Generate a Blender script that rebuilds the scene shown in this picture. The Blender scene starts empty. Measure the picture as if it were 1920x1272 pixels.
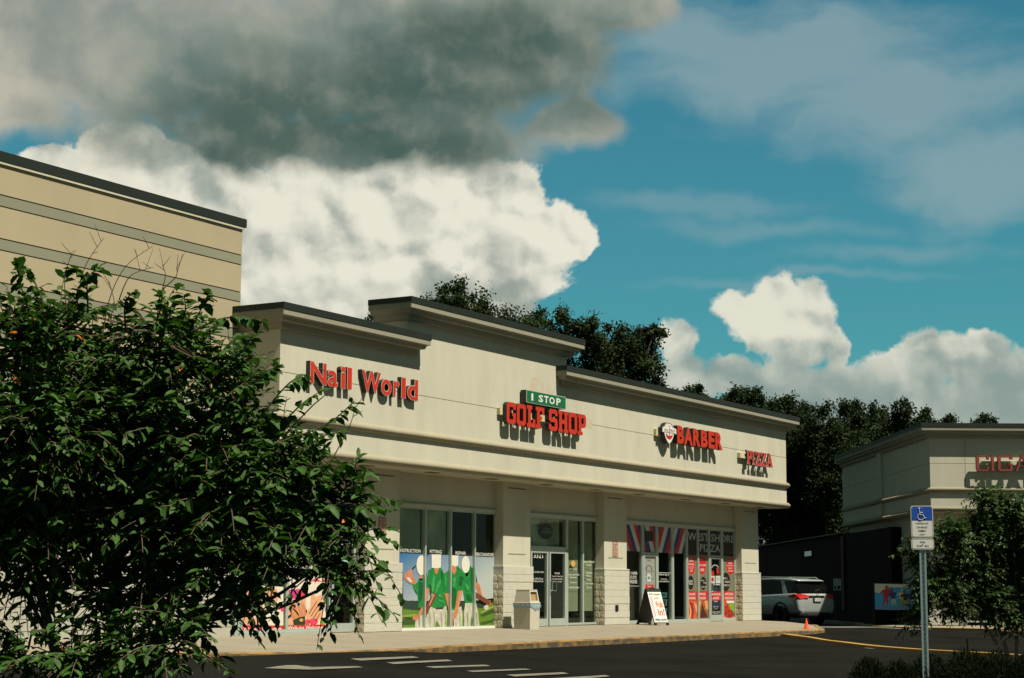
import bpy, bmesh, math, random
import numpy as np
from mathutils import Vector, Matrix
rnd = random.Random(7)
C = bpy.context.scene.collection
PI = math.pi
# ---------------------------------------------------------------- camera
sc = bpy.context.scene
cam = bpy.data.cameras.new('camera'); cam_ob = bpy.data.objects.new('camera', cam); C.objects.link(cam_ob)
cam.sensor_width = 36.0; cam.lens = 3366.522 / 1920 * 36.0; cam.clip_end = 3000; cam.clip_start = .1
Rv = Vector((0.51104249, -0.85954143, 0.00490904)); Uv = Vector((-0.12141428, -0.06653093, 0.99036973)); Fv = Vector((0.85093721, 0.50671705, 0.13836073))
cam_ob.matrix_world = Matrix(((Rv[0], Uv[0], -Fv[0], -31.778), (Rv[1], Uv[1], -Fv[1], -25.0), (Rv[2], Uv[2], -Fv[2], 1.043), (0, 0, 0, 1)))
sc.camera = cam_ob
# ---------------------------------------------------------------- light
sc.view_settings.view_transform = 'Standard'; sc.view_settings.look = 'None'; sc.view_settings.gamma = 1.0
sc.view_settings.exposure = EXPO = 0.92
SUN = Vector((-0.10, -1.0, 1.70)).normalized()          # towards the sun
sl = bpy.data.lights.new('sun', 'SUN'); sl.energy = 4.2; sl.angle = math.radians(.5); sl.color = (1.0, .925, .78)
so = bpy.data.objects.new('sun', sl); C.objects.link(so); so.location = (0, -60, 80)
so.rotation_euler = (-SUN).to_track_quat('-Z', 'Y').to_euler()
# sky : Nishita air, with clouds laid over it by direction (azimuth, elevation in degrees)
w = bpy.data.worlds.new('World'); sc.world = w; w.use_nodes = True
nt = w.node_tree; nt.nodes.clear(); LK = nt.links.new
class V:                                   # tiny expression helper for scalar node maths
    def __init__(s, sock): s.s = sock
def _in(node, i, x):
    if isinstance(x, V): LK(x.s, node.inputs[i])
    else: node.inputs[i].default_value = x
def m(op, a, b=0.0, c=0.0, clamp=False):
    n = nt.nodes.new('ShaderNodeMath'); n.operation = op; n.use_clamp = clamp
    _in(n, 0, a); _in(n, 1, b)
    if op in ('SMOOTH_MAX', 'MULTIPLY_ADD', 'SMOOTH_MIN'): _in(n, 2, c)
    return V(n.outputs[0])
def vm(op, a, b=(0, 0, 0)):
    n = nt.nodes.new('ShaderNodeVectorMath'); n.operation = op; _in(n, 0, a); _in(n, 1, b)
    return V(n.outputs['Value'] if op in ('LENGTH', 'DOT_PRODUCT') else n.outputs[0])
def noise(vec, scale, detail=6, rough=.55, dist=0.0, col=False, lac=2.0):
    n = nt.nodes.new('ShaderNodeTexNoise'); n.noise_dimensions = '3D'
    _in(n, 0, vec); n.inputs['Scale'].default_value = scale; n.inputs['Detail'].default_value = detail
    n.inputs['Roughness'].default_value = rough; n.inputs['Distortion'].default_value = dist; n.inputs['Lacunarity'].default_value = lac
    return V(n.outputs['Color' if col else 'Fac'])
def mapr(x, a, b, c=0.0, d=1.0, smooth=True):
    n = nt.nodes.new('ShaderNodeMapRange'); n.interpolation_type = 'SMOOTHSTEP' if smooth else 'LINEAR'
    _in(n, 0, x)
    for i, v_ in zip((1, 2, 3, 4), (a, b, c, d)): _in(n, i, float(v_))
    return V(n.outputs[0])
def mixc(f, a, b):
    n = nt.nodes.new('ShaderNodeMix'); n.data_type = 'RGBA'; n.clamp_factor = True
    _in(n, 0, f)
    for i, x in ((6, a), (7, b)):
        if isinstance(x, V): LK(x.s, n.inputs[i])
        else: n.inputs[i].default_value = (*x, 1)
    return V(n.outputs[2])
tc = nt.nodes.new('ShaderNodeTexCoord'); D0 = V(tc.outputs['Generated'])
sep = nt.nodes.new('ShaderNodeSeparateXYZ'); LK(D0.s, sep.inputs[0])
dx, dy, dz = (V(sep.outputs[i]) for i in range(3))
az = m('MULTIPLY', m('ARCTAN2', dy, dx), 57.2958); el = m('MULTIPLY', m('ARCSINE', dz), 57.2958)
cb = nt.nodes.new('ShaderNodeCombineXYZ'); LK(az.s, cb.inputs[0]); LK(el.s, cb.inputs[1]); P0 = V(cb.outputs[0])
def warp(amp, scale, detail=4, off=(0, 0, 0)):
    c_ = noise(vm('ADD', P0, off), scale, detail, .55, col=True)
    return vm('ADD', P0, vm('MULTIPLY', vm('SUBTRACT', c_, (.5, .5, .5)), (amp, amp, 0)))
def field(P, blobs, k=.25):
    f = None
    for a, e, ra, re in blobs:
        q = m('SUBTRACT', 1.0, vm('LENGTH', vm('MULTIPLY', vm('SUBTRACT', P, (a, e, 0)), (1 / ra, 1 / re, 0))))
        f = q if f is None else m('SMOOTH_MAX', f, q, k)
    return f
CL1 = [(45.12,13.01,1.45,0.77),(43.32,13.44,1.87,1.19),(41.29,12.55,2.21,1.53),(39.23,11.8,2.04,2.04),(37.0,11.02,3.41,2.39),(33.56,11.43,2.9,2.21),(31.31,11.96,1.87,1.87),(29.02,11.46,0.89,0.99),(28.63,11.03,0.65,0.68),(30.35,10.27,1.53,1.36),(31.47,9.41,1.87,1.36),(35.25,9.2,5.11,1.7),(38.66,9.12,2.56,2.04),(30.8,12.98,0.85,0.85),(42.4,12.5,1.3,.9),(36.2,13.1,3.6,.95),(32.5,13.2,2.4,.9)]
CL2 = [(48.04,16.51,5.11,2.56),(43.1,16.57,5.11,3.07),(37.98,16.51,5.45,2.73),(33.62,16.14,4.43,2.56),(31.0,17.0,3.75,2.04),(29.06,14.75,1.79,0.85),(27.48,18.31,2.39,0.85),(36.2,14.07,4.09,1.02),(39.63,14.04,2.56,0.85),(32.2,14.15,2.21,1.02),(46.82,14.69,2.04,0.94),(33.5,18.6,6,1.9)]
CLD = [(34.66,15.78,5.62,1.45),(38.44,14.25,4.26,1.19),(31.35,17.33,4.09,1.19),(33.59,13.79,2.56,0.77),(39.96,13.44,1.87,0.68),(36.38,14.74,4.43,1.36)]
CL3 = [(22.14,9.19,1.06,0.89),(23.33,8.95,1.02,0.61),(21.3,8.92,0.95,0.85),(21.57,7.83,1.36,1.02),(20.41,7.64,0.51,0.85),(23.27,6.51,2.56,0.68),(21.93,6.32,3.07,1.02),(25.5,7.88,0.77,0.6),(25.47,6.86,1.02,0.85),(23.69,7.02,0.94,0.51),(17.69,7.58,0.85,0.72),(16.65,7.06,1.53,0.85),(18.45,6.77,1.53,0.85),(15.83,7.69,0.68,0.51),(15.29,6.86,1.19,0.85),(15.88,5.89,3.07,1.02),(19.62,5.79,5.11,1.02),(22.55,8.2,1.25,.9)]
CL4 = [(21.42,16.5,6.47,2.04),(16.15,12.8,3.07,1.87),(18.07,15.03,5.11,1.87),(24.86,17.27,2.73,1.36)]
CL4b = [(24.91,12.1,3.75,0.41),(22.36,11.38,4.26,0.37),(18.19,10.58,4.26,0.37),(21.54,9.85,5.11,0.24)]
sky = nt.nodes.new('ShaderNodeTexSky'); sky.sky_type = 'NISHITA'; sky.sun_disc = False
sky.sun_elevation = math.asin(SUN.z); sky.sun_rotation = math.atan2(SUN.x, SUN.y); sky.air_density = 1.0; sky.dust_density = 1.2; sky.ozone_density = 2.0
SKY = V(sky.outputs[0])
air = vm('MULTIPLY', SKY, (.140, .43, .38))                       # film-teal tint of the clear air
KX = 1 / (.1 * 2 ** EXPO)                                      # display value -> background colour at strength .1
def kc(r, g, b): return tuple(((x / 255 + .055) / 1.055) ** 2.4 * KX for x in (r, g, b))
col0 = None
# thin high cloud
Pw = warp(3.0, .25)
str_ = noise(vm('MULTIPLY', vm('ADD', Pw, vm('MULTIPLY', P0, (.0, .0, 0))), (.35, 1.0, 0)), .8, 5, .5)
f4 = m('ADD', field(Pw, CL4, .4), m('MULTIPLY', m('SUBTRACT', str_, .5), 1.2))
m4 = m('MULTIPLY', mapr(f4, -.25, .7), .62)
f4b = m('ADD', field(warp(2.0, .3, off=(9, 4, 0)), CL4b, .5), m('MULTIPLY', m('SUBTRACT', str_, .5), 1.6))
m4b = m('MULTIPLY', mapr(f4b, -.3, 1.0), .32)
col = mixc(m('MAXIMUM', m4, m4b), air, kc(150, 172, 176))
low = m('MULTIPLY', mapr(m('ADD', el, m('MULTIPLY', m('SUBTRACT', noise(P0, .5, 4, .5), .5), 3.0)), 3.6, 6.2, .9, 0), 1.0)
col = mixc(low, col, kc(158, 172, 168))
# billowing cumulus : lit heads, soft greyer hollows
def cumulus(col, blobs, amp, wamp, off, lit, dark, base, baseel, edge=.10, relief=1.0, fall=.5):
    P = warp(wamp, .55, 4, off); Q = vm('ADD', P, off); Qs = (off[0] - .30, off[1] + .42, 0)
    n1 = noise(Q, .80, 9, .60); f = m('ADD', field(P, blobs), m('MULTIPLY', m('SUBTRACT', n1, .5), amp))
    mask = mapr(f, 0.0, edge)
    big = m('SUBTRACT', noise(Q, .42, 2, .4), noise(vm('ADD', P, Qs), .42, 2, .4))
    fine = m('SUBTRACT', noise(Q, 1.15, 5, .5), noise(vm('ADD', P, Qs), 1.15, 5, .5))
    s = m('ADD', m('ADD', .79, m('MULTIPLY', big, 2.5 * relief)), m('MULTIPLY', fine, .75 * relief))
    s = m('ADD', s, m('MULTIPLY', m('SUBTRACT', noise(P0, .30, 3, .5), .5), 1.1))
    s = m('ADD', s, mapr(f, 0, .35, .20, -.02))
    s = m('MULTIPLY', s, mapr(el, baseel - 1.0, baseel + 1.3, fall, 1.0))
    return mixc(m('MULTIPLY', mask, base), col, mixc(mapr(s, .15, 1.05), dark, lit))
col = cumulus(col, CL1, 1.25, 1.2, (3, 7, 0), kc(232, 229, 212), kc(150, 160, 152), 1.0, 8.6, .24, 1.0, .55)
col = cumulus(col, CL3, 1.3, 1.1, (17, 2, 0), kc(229, 226, 208), kc(140, 156, 150), .95, 7.0, .30, 1.0, .42)
# big near grey cloud, soft edges, dark belly
P2 = warp(1.5, .3, 5, (5, 5, 0)); n2 = noise(P2, .36, 5, .5)
f2 = m('ADD', field(P2, CL2, .4), m('MULTIPLY', m('SUBTRACT', n2, .5), 1.3))
m2 = mapr(f2, -.22, .34)
fd = m('ADD', field(P2, CLD, .6), m('MULTIPLY', m('SUBTRACT', noise(P2, .42, 6, .48), .5), 1.5))
lightc = mixc(mapr(noise(P2, .30, 5, .5), .35, .68), kc(136, 145, 139), kc(188, 184, 168))
lightc = mixc(mapr(f2, .05, .45, .55, 0), lightc, kc(196, 188, 168))
c2 = mixc(mapr(fd, -1.15, .05, 0, .62), lightc, kc(96, 122, 115)); c2 = mixc(mapr(fd, -.45, .75, 0, .85), c2, kc(64, 90, 83))
c2 = mixc(mapr(m('SUBTRACT', noise(vm('ADD', P2, (2, 8, 0)), .9, 6, .55), noise(vm('ADD', P2, (1.6, 8.5, 0)), .9, 6, .55)), -.1, .30, 0, .16), c2, kc(190, 186, 170))
col = mixc(m2, col, c2)
# grey cloud deck out of view, added to dim the fill light in the shade
nr = noise(vm('MULTIPLY', D0, (1, 1, 2.2)), 3.2, 6, .55)
far_ = m('MULTIPLY', mapr(nr, .36, .5), m('MAXIMUM', mapr(m('ABSOLUTE', m('SUBTRACT', az, 31.0)), 19, 27), mapr(el, 21, 28)))
col = mixc(far_, col, mixc(mapr(nr, .45, .7), kc(76, 94, 84), kc(108, 124, 113)))
# below the horizon : dull ground bounce
col = mixc(mapr(el, -1.5, -.5, 1, 0), col, kc(52, 52, 44))
bg = nt.nodes.new('ShaderNodeBackground'); bg.inputs[1].default_value = .1; LK(col.s, bg.inputs[0])
wo = nt.nodes.new('ShaderNodeOutputWorld'); LK(bg.outputs[0], wo.inputs[0])

# ---------------------------------------------------------------- materials
MT = {}
def mat(name, color, rough=.8, metal=0.0, var=0.0, vscale=3.0, bump=0.0, bscale=60.0, col2=None, spec=.5, trans=0.0, coat=0.0, bdist=.01, detail=5, coords='Object', vthr=None, stretch=None):
    mt = bpy.data.materials.new(name); mt.use_nodes = True; t = mt.node_tree; N = t.nodes; L = t.links.new
    b = N['Principled BSDF']; b.inputs['Base Color'].default_value = (*color, 1); b.inputs['Roughness'].default_value = rough
    b.inputs['Metallic'].default_value = metal; b.inputs['Specular IOR Level'].default_value = spec; b.inputs['Coat Weight'].default_value = coat
    g = N.new('ShaderNodeTexCoord')
    if var or col2:
        n = N.new('ShaderNodeTexNoise'); n.inputs['Scale'].default_value = vscale; n.inputs['Detail'].default_value = detail; n.inputs['Roughness'].default_value = .6
        L(g.outputs[coords], n.inputs[0])
        if stretch:
            mp = N.new('ShaderNodeMapping'); mp.inputs['Scale'].default_value = stretch; L(g.outputs[coords], mp.inputs[0]); L(mp.outputs[0], n.inputs[0])
        mr = N.new('ShaderNodeMapRange'); lo, hi = vthr if vthr else (.3, .7); mr.inputs[1].default_value = lo; mr.inputs[2].default_value = hi; L(n.outputs[0], mr.inputs[0])
        x = N.new('ShaderNodeMix'); x.data_type = 'RGBA'; L(mr.outputs[0], x.inputs[0])
        c2 = col2 if col2 else tuple(min(1, c * (1 + var)) for c in color)
        c1 = color if col2 else tuple(c * (1 - var) for c in color)
        x.inputs[6].default_value = (*c1, 1); x.inputs[7].default_value = (*c2, 1); L(x.outputs[2], b.inputs['Base Color'])
    if bump:
        n = N.new('ShaderNodeTexNoise'); n.inputs['Scale'].default_value = bscale; n.inputs['Detail'].default_value = 6; L(g.outputs[coords], n.inputs[0])
        bp = N.new('ShaderNodeBump'); bp.inputs['Strength'].default_value = bump; bp.inputs['Distance'].default_value = bdist; L(n.outputs[0], bp.inputs['Height']); L(bp.outputs[0], b.inputs['Normal'])
    if trans:
        tr = N.new('ShaderNodeBsdfTranslucent'); 
        src = b.inputs['Base Color']
        if src.is_linked:
            h = N.new('ShaderNodeHueSaturation'); h.inputs['Saturation'].default_value = 1.1; h.inputs['Value'].default_value = 1.5; L(src.links[0].from_socket, h.inputs['Color']); L(h.outputs[0], tr.inputs[0])
        else: tr.inputs[0].default_value = (*[min(1, c * 1.5) for c in color], 1)
        ms = N.new('ShaderNodeMixShader'); ms.inputs[0].default_value = trans; L(b.outputs[0], ms.inputs[1]); L(tr.outputs[0], ms.inputs[2]); L(ms.outputs[0], N['Material Output'].inputs[0])
    MT[name] = mt; return mt
def srgb(r, g, b): return tuple(((x / 255 + .055) / 1.055) ** 2.4 for x in (r, g, b))
mat('stucco', (.43, .411, .318), .9, var=.085, vscale=.9, stretch=(1.5, 1.5, .45), detail=8, bump=.35, bscale=140, bdist=.004)
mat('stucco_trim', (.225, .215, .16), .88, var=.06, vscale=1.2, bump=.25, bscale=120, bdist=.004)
mat('stucco_tan', (.325, .275, .172), .9, var=.05, vscale=.7, bump=.35, bscale=120, bdist=.004)
mat('band_grey', (.19, .19, .13), .9, var=.06, vscale=1.0, bump=.3, bscale=120, bdist=.004)
mat('wall_pale', (.34, .33, .27), .9, var=.06, vscale=.8, bump=.3, bscale=90, bdist=.004)
mat('cap_metal', (.015, .021, .017), .6, metal=.0, var=.12, vscale=.8, spec=.2)
mat('cigar_red', (.20, .03, .022), .6)
mat('block', (.42, .405, .33), .92, var=.05, vscale=4, bump=.55, bscale=14, bdist=.02)
mat('block_rough', (.52, .465, .34), .95, var=.14, vscale=9, bump=.35, bscale=16, bdist=.02)
mat('asphalt', (.0042, .0043, .0031), .95, vscale=.35, bump=.6, bscale=180, bdist=.006, detail=12, vthr=(.36, .64), col2=(.0088, .0087, .0068), spec=.06)
mat('asphalt_old', (.10, .10, .085), .95, var=.3, vscale=2, bump=.5, bscale=120, bdist=.006)
mat('concrete', (.205, .178, .125), .9, var=.10, vscale=1.1, bump=.4, bscale=70, bdist=.004)
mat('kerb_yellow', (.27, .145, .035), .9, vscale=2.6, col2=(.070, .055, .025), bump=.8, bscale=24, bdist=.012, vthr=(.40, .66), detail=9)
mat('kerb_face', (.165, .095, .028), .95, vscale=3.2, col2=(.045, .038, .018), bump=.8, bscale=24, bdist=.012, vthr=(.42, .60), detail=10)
mat('line_yellow', (.32, .18, .04), .8, var=.12, vscale=5, bump=.3, bscale=60)
mat('line_white', (.150, .142, .108), .9, vscale=5, col2=(.070, .066, .052), vthr=(.42, .72), detail=12)
mat('alu', (.40, .45, .40), .42, metal=.35, var=.05, vscale=4)
mat('alu_dark', (.16, .185, .165), .4, metal=.6)
mat('steel_galv', (.42, .50, .49), .42, metal=.75, var=.15, vscale=30)
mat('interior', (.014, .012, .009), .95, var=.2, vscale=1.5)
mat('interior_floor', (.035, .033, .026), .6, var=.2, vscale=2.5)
mat('shade_cloth', (.22, .235, .165), .9, var=.06, vscale=3)
mat('pane_reflection', (.34, .40, .31), .9, vscale=.9, col2=(.18, .22, .17), vthr=(.4,.6))  # grey-green mottle paints the reflection seen in the upper panes
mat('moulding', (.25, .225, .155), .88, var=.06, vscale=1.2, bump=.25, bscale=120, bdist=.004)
mat('red_face', (.43, .026, .009), .45, var=.08, vscale=2.5)
mat('red_pizza', (.42, .026, .014), .45)
mat('letter_side', (.012, .013, .010), .5)
mat('letter_trim', (.50, .46, .38), .5)
mat('green_sign', (.006, .115, .045), .35)
mat('white', (.60, .59, .53), .55)
mat('box_tan', (.46, .42, .25), .8, var=.15, vscale=12)
mat('stain', (.44, .34, .21), .9, vscale=7, col2=(.41, .392, .30), vthr=(.35, .6))
mat('plaque', (.30, .20, .14), .6, vscale=18, col2=(.42, .33, .24), vthr=(.45, .55))
mat('black', (.012, .012, .010), .5)
mat('black_matt', (.006, .005, .004), .9, spec=.1)
mat('bin', (.43, .395, .31), .75, var=.06, vscale=6, bump=.4, bscale=60, bdist=.003)
mat('bin_inside', (.30, .20, .10), .9)
mat('bag', (.22, .30, .33), .35, var=.35, vscale=14, trans=.0)
mat('cone', (.80, .075, .018), .5)
mat('car_paint', (.36, .39, .375), .28, metal=.35, coat=1.0)
mat('car_glass', (.003, .003, .003), .06, spec=.3)
mat('car_trim', (.010, .010, .010), .7, spec=.2)
mat('rubber', (.010, .010, .010), .8)
mat('rim', (.10, .10, .10), .3, metal=.8)
mat('tail_red', (.50, .015, .010), .15, coat=1.0)
mat('chrome', (.7, .7, .68), .12, metal=1.0)
mat('plate', (.55, .55, .50), .5)
mat('sign_blue', (.012, .065, .36), .4)
mat('bark', (.085, .070, .050), .9, var=.3, vscale=30, bump=.6, bscale=60)
mat('bark_pale', (.16, .13, .10), .9, var=.35, vscale=12, bump=.6, bscale=50)
mat('twig', (.075, .050, .032), .9)
mat('leaf', (.019, .054, .010), .6, vscale=22, col2=(.050, .118, .018), vthr=(.35, .68), trans=.22, spec=.22)
mat('leaf_orange', (.55, .16, .02), .5, trans=.3)
mat('leaf_small', (.020, .048, .010), .55, spec=.25, vscale=9, col2=(.042, .090, .016), trans=.2)
mat('leaf_oak', (.014, .024, .009), .8, spec=.1, vscale=1.2, col2=(.036, .056, .018), trans=.12, detail=8)
mat('leaf_far', (.013, .022, .009), .8, spec=.1, vscale=.6, col2=(.032, .050, .018), trans=.12, detail=8)
mat('grass', (.022, .055, .012), .7, vscale=3, col2=(.04, .09, .02), trans=.15)
mat('shrub', (.006, .009, .004), .9, spec=.05, vscale=6, col2=(.010, .017, .006), trans=.1)
mat('ground_green', (.035, .045, .020), .95, var=.3, vscale=.6, bump=.5, bscale=20, bdist=.03)
mat('flower', (.42, .14, .16), .6)
mat('patio', (.011, .0065, .004), .9, spec=.1, var=.25, vscale=1.5)
mat('patio_red', (.060, .014, .006), .8)
mat('stake', (.018, .014, .010), .95, spec=.1)
mat('groove', (.075, .060, .035), .95)
mat('mortar', (.27, .245, .18), .95)
mat('mulch', (.030, .020, .013), .95, var=.4, vscale=8, bump=.8, bscale=25, bdist=.03)
for nm, c in dict(pr_trees=(40,62,52), pr_grass=(92,128,38), pr_grassd=(52,84,32), pr_pants=(192,190,170), pr_shirt=(26,128,56), pr_shirtd=(12,92,40), pr_shirtl=(62,156,84),
    pr_skin=(198,126,84), pr_skind=(120,66,42), pr_pantsd=(168,164,144), pr_skin2=(214,148,106), pr_grassl=(140,160,60), pr_sky2=(196,206,206), pr_dark=(34,32,26), pr_belt=(60,50,40), pr_white=(226,222,206), pr_circle=(18,44,36), pr_circle2=(70,92,78),
    pr_faint=(128,150,138), pr_reds=(110,50,44), pr_gold=(206,160,80), pr_blue=(48,52,122), pr_wht=(196,204,196), pr_red=(196,34,30), pr_grey=(96,98,98), pr_doorface=(150,150,140), pr_teal=(60,140,130),
    pr_tealg=(46,92,88), pr_dkteal=(20,44,42), pr_grey2=(186,194,186), pr_dkred=(70,22,18), pr_tan=(118,118,92), pr_food1=(196,90,54), pr_food1d=(140,40,26), pr_food1l=(222,150,100), pr_food2=(150,92,44),
    pr_food2d=(70,30,18), pr_purple=(120,90,110), pr_food3=(190,80,44), pr_lettuce=(130,160,50), pr_red2=(178,44,24), pr_navy=(24,44,66), pr_cream=(226,216,196), pr_peach=(224,166,128), pr_peach2=(206,130,86),
    pr_pink=(226,66,96), pr_magenta=(206,60,130), pr_violet=(96,90,160), pr_dkgreen=(40,54,34), pr_blue2=(120,140,190), pr_mint=(160,196,180), blackfilm=(26,22,18), pr_cyan=(50,170,225), pr_orange=(200,130,50)).items():
    mat(nm, tuple(x * .80 for x in srgb(*c)), .45, var=.22 if nm[3:8] in ('shirt', 'pants', 'skin', 'skind', 'grass', 'trees', 'food1', 'food2', 'food3') else .04, vscale=9)
# printed sky of the golf poster : the print itself runs from blue to pale grey
t = mat('pr_sky', (.1, .3, .5), .45).node_tree; N = t.nodes; g = N.new('ShaderNodeTexCoord'); s_ = N.new('ShaderNodeSeparateXYZ'); t.links.new(g.outputs['Object'], s_.inputs[0])
ma = N.new('ShaderNodeMath'); ma.operation = 'MULTIPLY_ADD'; t.links.new(s_.outputs[0], ma.inputs[0]); ma.inputs[1].default_value = .16; ma.inputs[2].default_value = -.62
mb_ = N.new('ShaderNodeMath'); mb_.operation = 'MULTIPLY_ADD'; t.links.new(s_.outputs[2], mb_.inputs[0]); mb_.inputs[1].default_value = -.55; t.links.new(ma.outputs[0], mb_.inputs[2])
cr = N.new('ShaderNodeValToRGB'); t.links.new(mb_.outputs[0], cr.inputs[0]); e = cr.color_ramp.elements; mb_.inputs[2].default_value = 0
e[0].position = 0.0; e[0].color = (.018, .12, .28, 1); e[1].position = 1.0; e[1].color = (.36, .40, .37, 1)
ad = N.new('ShaderNodeMath'); ad.operation = 'ADD'; t.links.new(mb_.outputs[0], ad.inputs[0]); ad.inputs[1].default_value = .65; t.links.new(ad.outputs[0], cr.inputs[0])
t.links.new(cr.outputs[0], N['Principled BSDF'].inputs['Base Color'])
# window glass : thin pane, part mirror part clear
gm = bpy.data.materials.new('glass'); gm.use_nodes = True; t = gm.node_tree; N = t.nodes; N.clear()
fr = N.new('ShaderNodeFresnel'); fr.inputs[0].default_value = 1.45; tr = N.new('ShaderNodeBsdfTransparent'); tr.inputs[0].default_value = (.76, .82, .74, 1); gl = N.new('ShaderNodeBsdfGlossy'); gl.inputs[1].default_value = .03; gl.inputs[0].default_value = (.8, .9, .85, 1)
mx = N.new('ShaderNodeMixShader'); lw = N.new('ShaderNodeLayerWeight'); lw.inputs[0].default_value = .5; p1 = N.new('ShaderNodeMath'); p1.operation = 'POWER'; t.links.new(lw.outputs['Facing'], p1.inputs[0]); p1.inputs[1].default_value = 4.5; p2 = N.new('ShaderNodeMath'); p2.operation = 'MULTIPLY_ADD'; t.links.new(p1.outputs[0], p2.inputs[0]); p2.inputs[1].default_value = .9; p2.inputs[2].default_value = .05; t.links.new(p2.outputs[0], mx.inputs[0]); t.links.new(tr.outputs[0], mx.inputs[1]); t.links.new(gl.outputs[0], mx.inputs[2]); ou = N.new('ShaderNodeOutputMaterial'); t.links.new(mx.outputs[0], ou.inputs[0]); MT['glass'] = gm; gm.use_transparent_shadow = True

# ---------------------------------------------------------------- mesh helpers
class MB:
    def __init__(s): s.v = []; s.f = []; s.m = []; s.names = []
    def mi(s, name):
        if name not in s.names: s.names.append(name)
        return s.names.index(name)
    def add(s, verts, faces, mt):
        o = len(s.v); s.v += [tuple(v) for v in verts]; k = s.mi(mt)
        for f in faces: s.f.append(tuple(i + o for i in f)); s.m.append(k)
        return s
    def box(s, x0, x1, y0, y1, z0, z1, mt, bev=0):
        if bev:
            b = bev
            vs = []
            for z, ins in ((z0, b), (z0 + b, 0), (z1 - b, 0), (z1, b)):
                vs += [(x0 + ins, y0 + ins, z), (x1 - ins, y0 + ins, z), (x1 - ins, y1 - ins, z), (x0 + ins, y1 - ins, z)]
            fs = [(3, 2, 1, 0), (12, 13, 14, 15)]
            for k in range(3):
                for j in range(4): a = k * 4 + j; c_ = k * 4 + (j + 1) % 4; fs.append((a, c_, c_ + 4, a + 4))
            return s.add(vs, fs, mt)
        return s.add([(x0, y0, z0), (x1, y0, z0), (x1, y1, z0), (x0, y1, z0), (x0, y0, z1), (x1, y0, z1), (x1, y1, z1), (x0, y1, z1)],
                     [(3, 2, 1, 0), (4, 5, 6, 7), (0, 1, 5, 4), (1, 2, 6, 5), (2, 3, 7, 6), (3, 0, 4, 7)], mt)
    def prism(s, pts, y0, y1, mt, side=None):          # polygon in XZ pushed from y0 (front) to y1
        n = len(pts)
        a = sum(pts[i][0] * pts[(i + 1) % n][1] - pts[(i + 1) % n][0] * pts[i][1] for i in range(n))
        if a < 0: pts = pts[::-1]
        vs = [(x, y0, z) for x, z in pts] + [(x, y1, z) for x, z in pts]
        s.add(vs, [tuple(range(n))], mt)
        s.add(vs, [tuple(range(2 * n - 1, n - 1, -1))] + [(i, i + n, (i + 1) % n + n, (i + 1) % n) for i in range(n)], side or mt)
        return s
    def poly(s, pts, mt): return s.add(pts, [tuple(range(len(pts)))], mt)
    def tube(s, pts, rad, mt, n=8, cap=True):
        pts = [Vector(p) for p in pts]; rs = rad if isinstance(rad, (list, tuple)) else [rad] * len(pts)
        vs = []; up = None
        for i, p in enumerate(pts):
            d = (pts[min(i + 1, len(pts) - 1)] - pts[max(i - 1, 0)]).normalized()
            if up is None: up = Vector((0, 0, 1)) if abs(d.z) < .9 else Vector((1, 0, 0))
            a = d.cross(up).normalized(); b = a.cross(d).normalized(); up = b
            for k in range(n): vs.append(tuple(p + (a * math.cos(2 * PI * k / n) + b * math.sin(2 * PI * k / n)) * rs[i]))
        fs = [(i * n + k, i * n + (k + 1) % n, (i + 1) * n + (k + 1) % n, (i + 1) * n + k) for i in range(len(pts) - 1) for k in range(n)]
        if cap: fs += [tuple(range(n))[::-1], tuple(range((len(pts) - 1) * n, len(pts) * n))]
        return s.add(vs, fs, mt)
    def lathe(s, prof, mt, n=20, cx=0, cy=0):
        vs = [(cx + r * math.cos(2 * PI * k / n), cy + r * math.sin(2 * PI * k / n), z) for r, z in prof for k in range(n)]
        fs = [(i * n + k, i * n + (k + 1) % n, (i + 1) * n + (k + 1) % n, (i + 1) * n + k) for i in range(len(prof) - 1) for k in range(n)]
        return s.add(vs, fs, mt)
    def xform(s, M): s.v = [tuple(M @ Vector(v)) for v in s.v]; return s
    def build(s, name, parent=None, smooth=False):
        me = bpy.data.meshes.new(name); me.from_pydata(s.v, [], s.f)
        for nm in s.names: me.materials.append(MT[nm])
        me.polygons.foreach_set('material_index', s.m)
        if smooth: me.polygons.foreach_set('use_smooth', [True] * len(s.f))
        me.update()
        o = bpy.data.objects.new(name, me); C.objects.link(o)
        if parent: o.parent = parent
        return o
def tag(o, label=None, cat=None, group=None, kind=None):
    if label: o['label'] = label
    if cat: o['category'] = cat
    if group: o['group'] = group
    if kind: o['kind'] = kind
    return o
def thing(name, label, cat, loc=(0, 0, 0), rz=0.0, group=None):
    o = bpy.data.objects.new(name, None); C.objects.link(o); o.location = loc; o.rotation_euler = (0, 0, rz); o.empty_display_size = .3
    return tag(o, label, cat, group)
def glyph(ch, weight=.02, res=3, extrude=0.0, align='LEFT'):
    cu = bpy.data.curves.new('glyph', 'FONT'); cu.body = ch; cu.size = 1; cu.offset = weight; cu.resolution_u = res; cu.extrude = extrude
    o = bpy.data.objects.new('glyph', cu); C.objects.link(o)
    dg = bpy.context.evaluated_depsgraph_get(); me = bpy.data.meshes.new_from_object(o.evaluated_get(dg))
    vs = [tuple(v.co) for v in me.vertices]; fs = [tuple(p.vertices) for p in me.polygons]
    bpy.data.objects.remove(o); bpy.data.curves.remove(cu); bpy.data.meshes.remove(me)
    return vs, fs
def fit(vs, x0, x1, z0, z1, y):                   # flat glyph to a box on a wall facing -Y
    xs = [v[0] for v in vs]; ys = [v[1] for v in vs]; a, b = min(xs), max(xs); c_, d = min(ys), max(ys)
    return [(x0 + (v[0] - a) / (b - a + 1e-9) * (x1 - x0), y - v[2], z0 + (v[1] - c_) / (d - c_ + 1e-9) * (z1 - z0)) for v in vs]
TXT = {}
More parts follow.
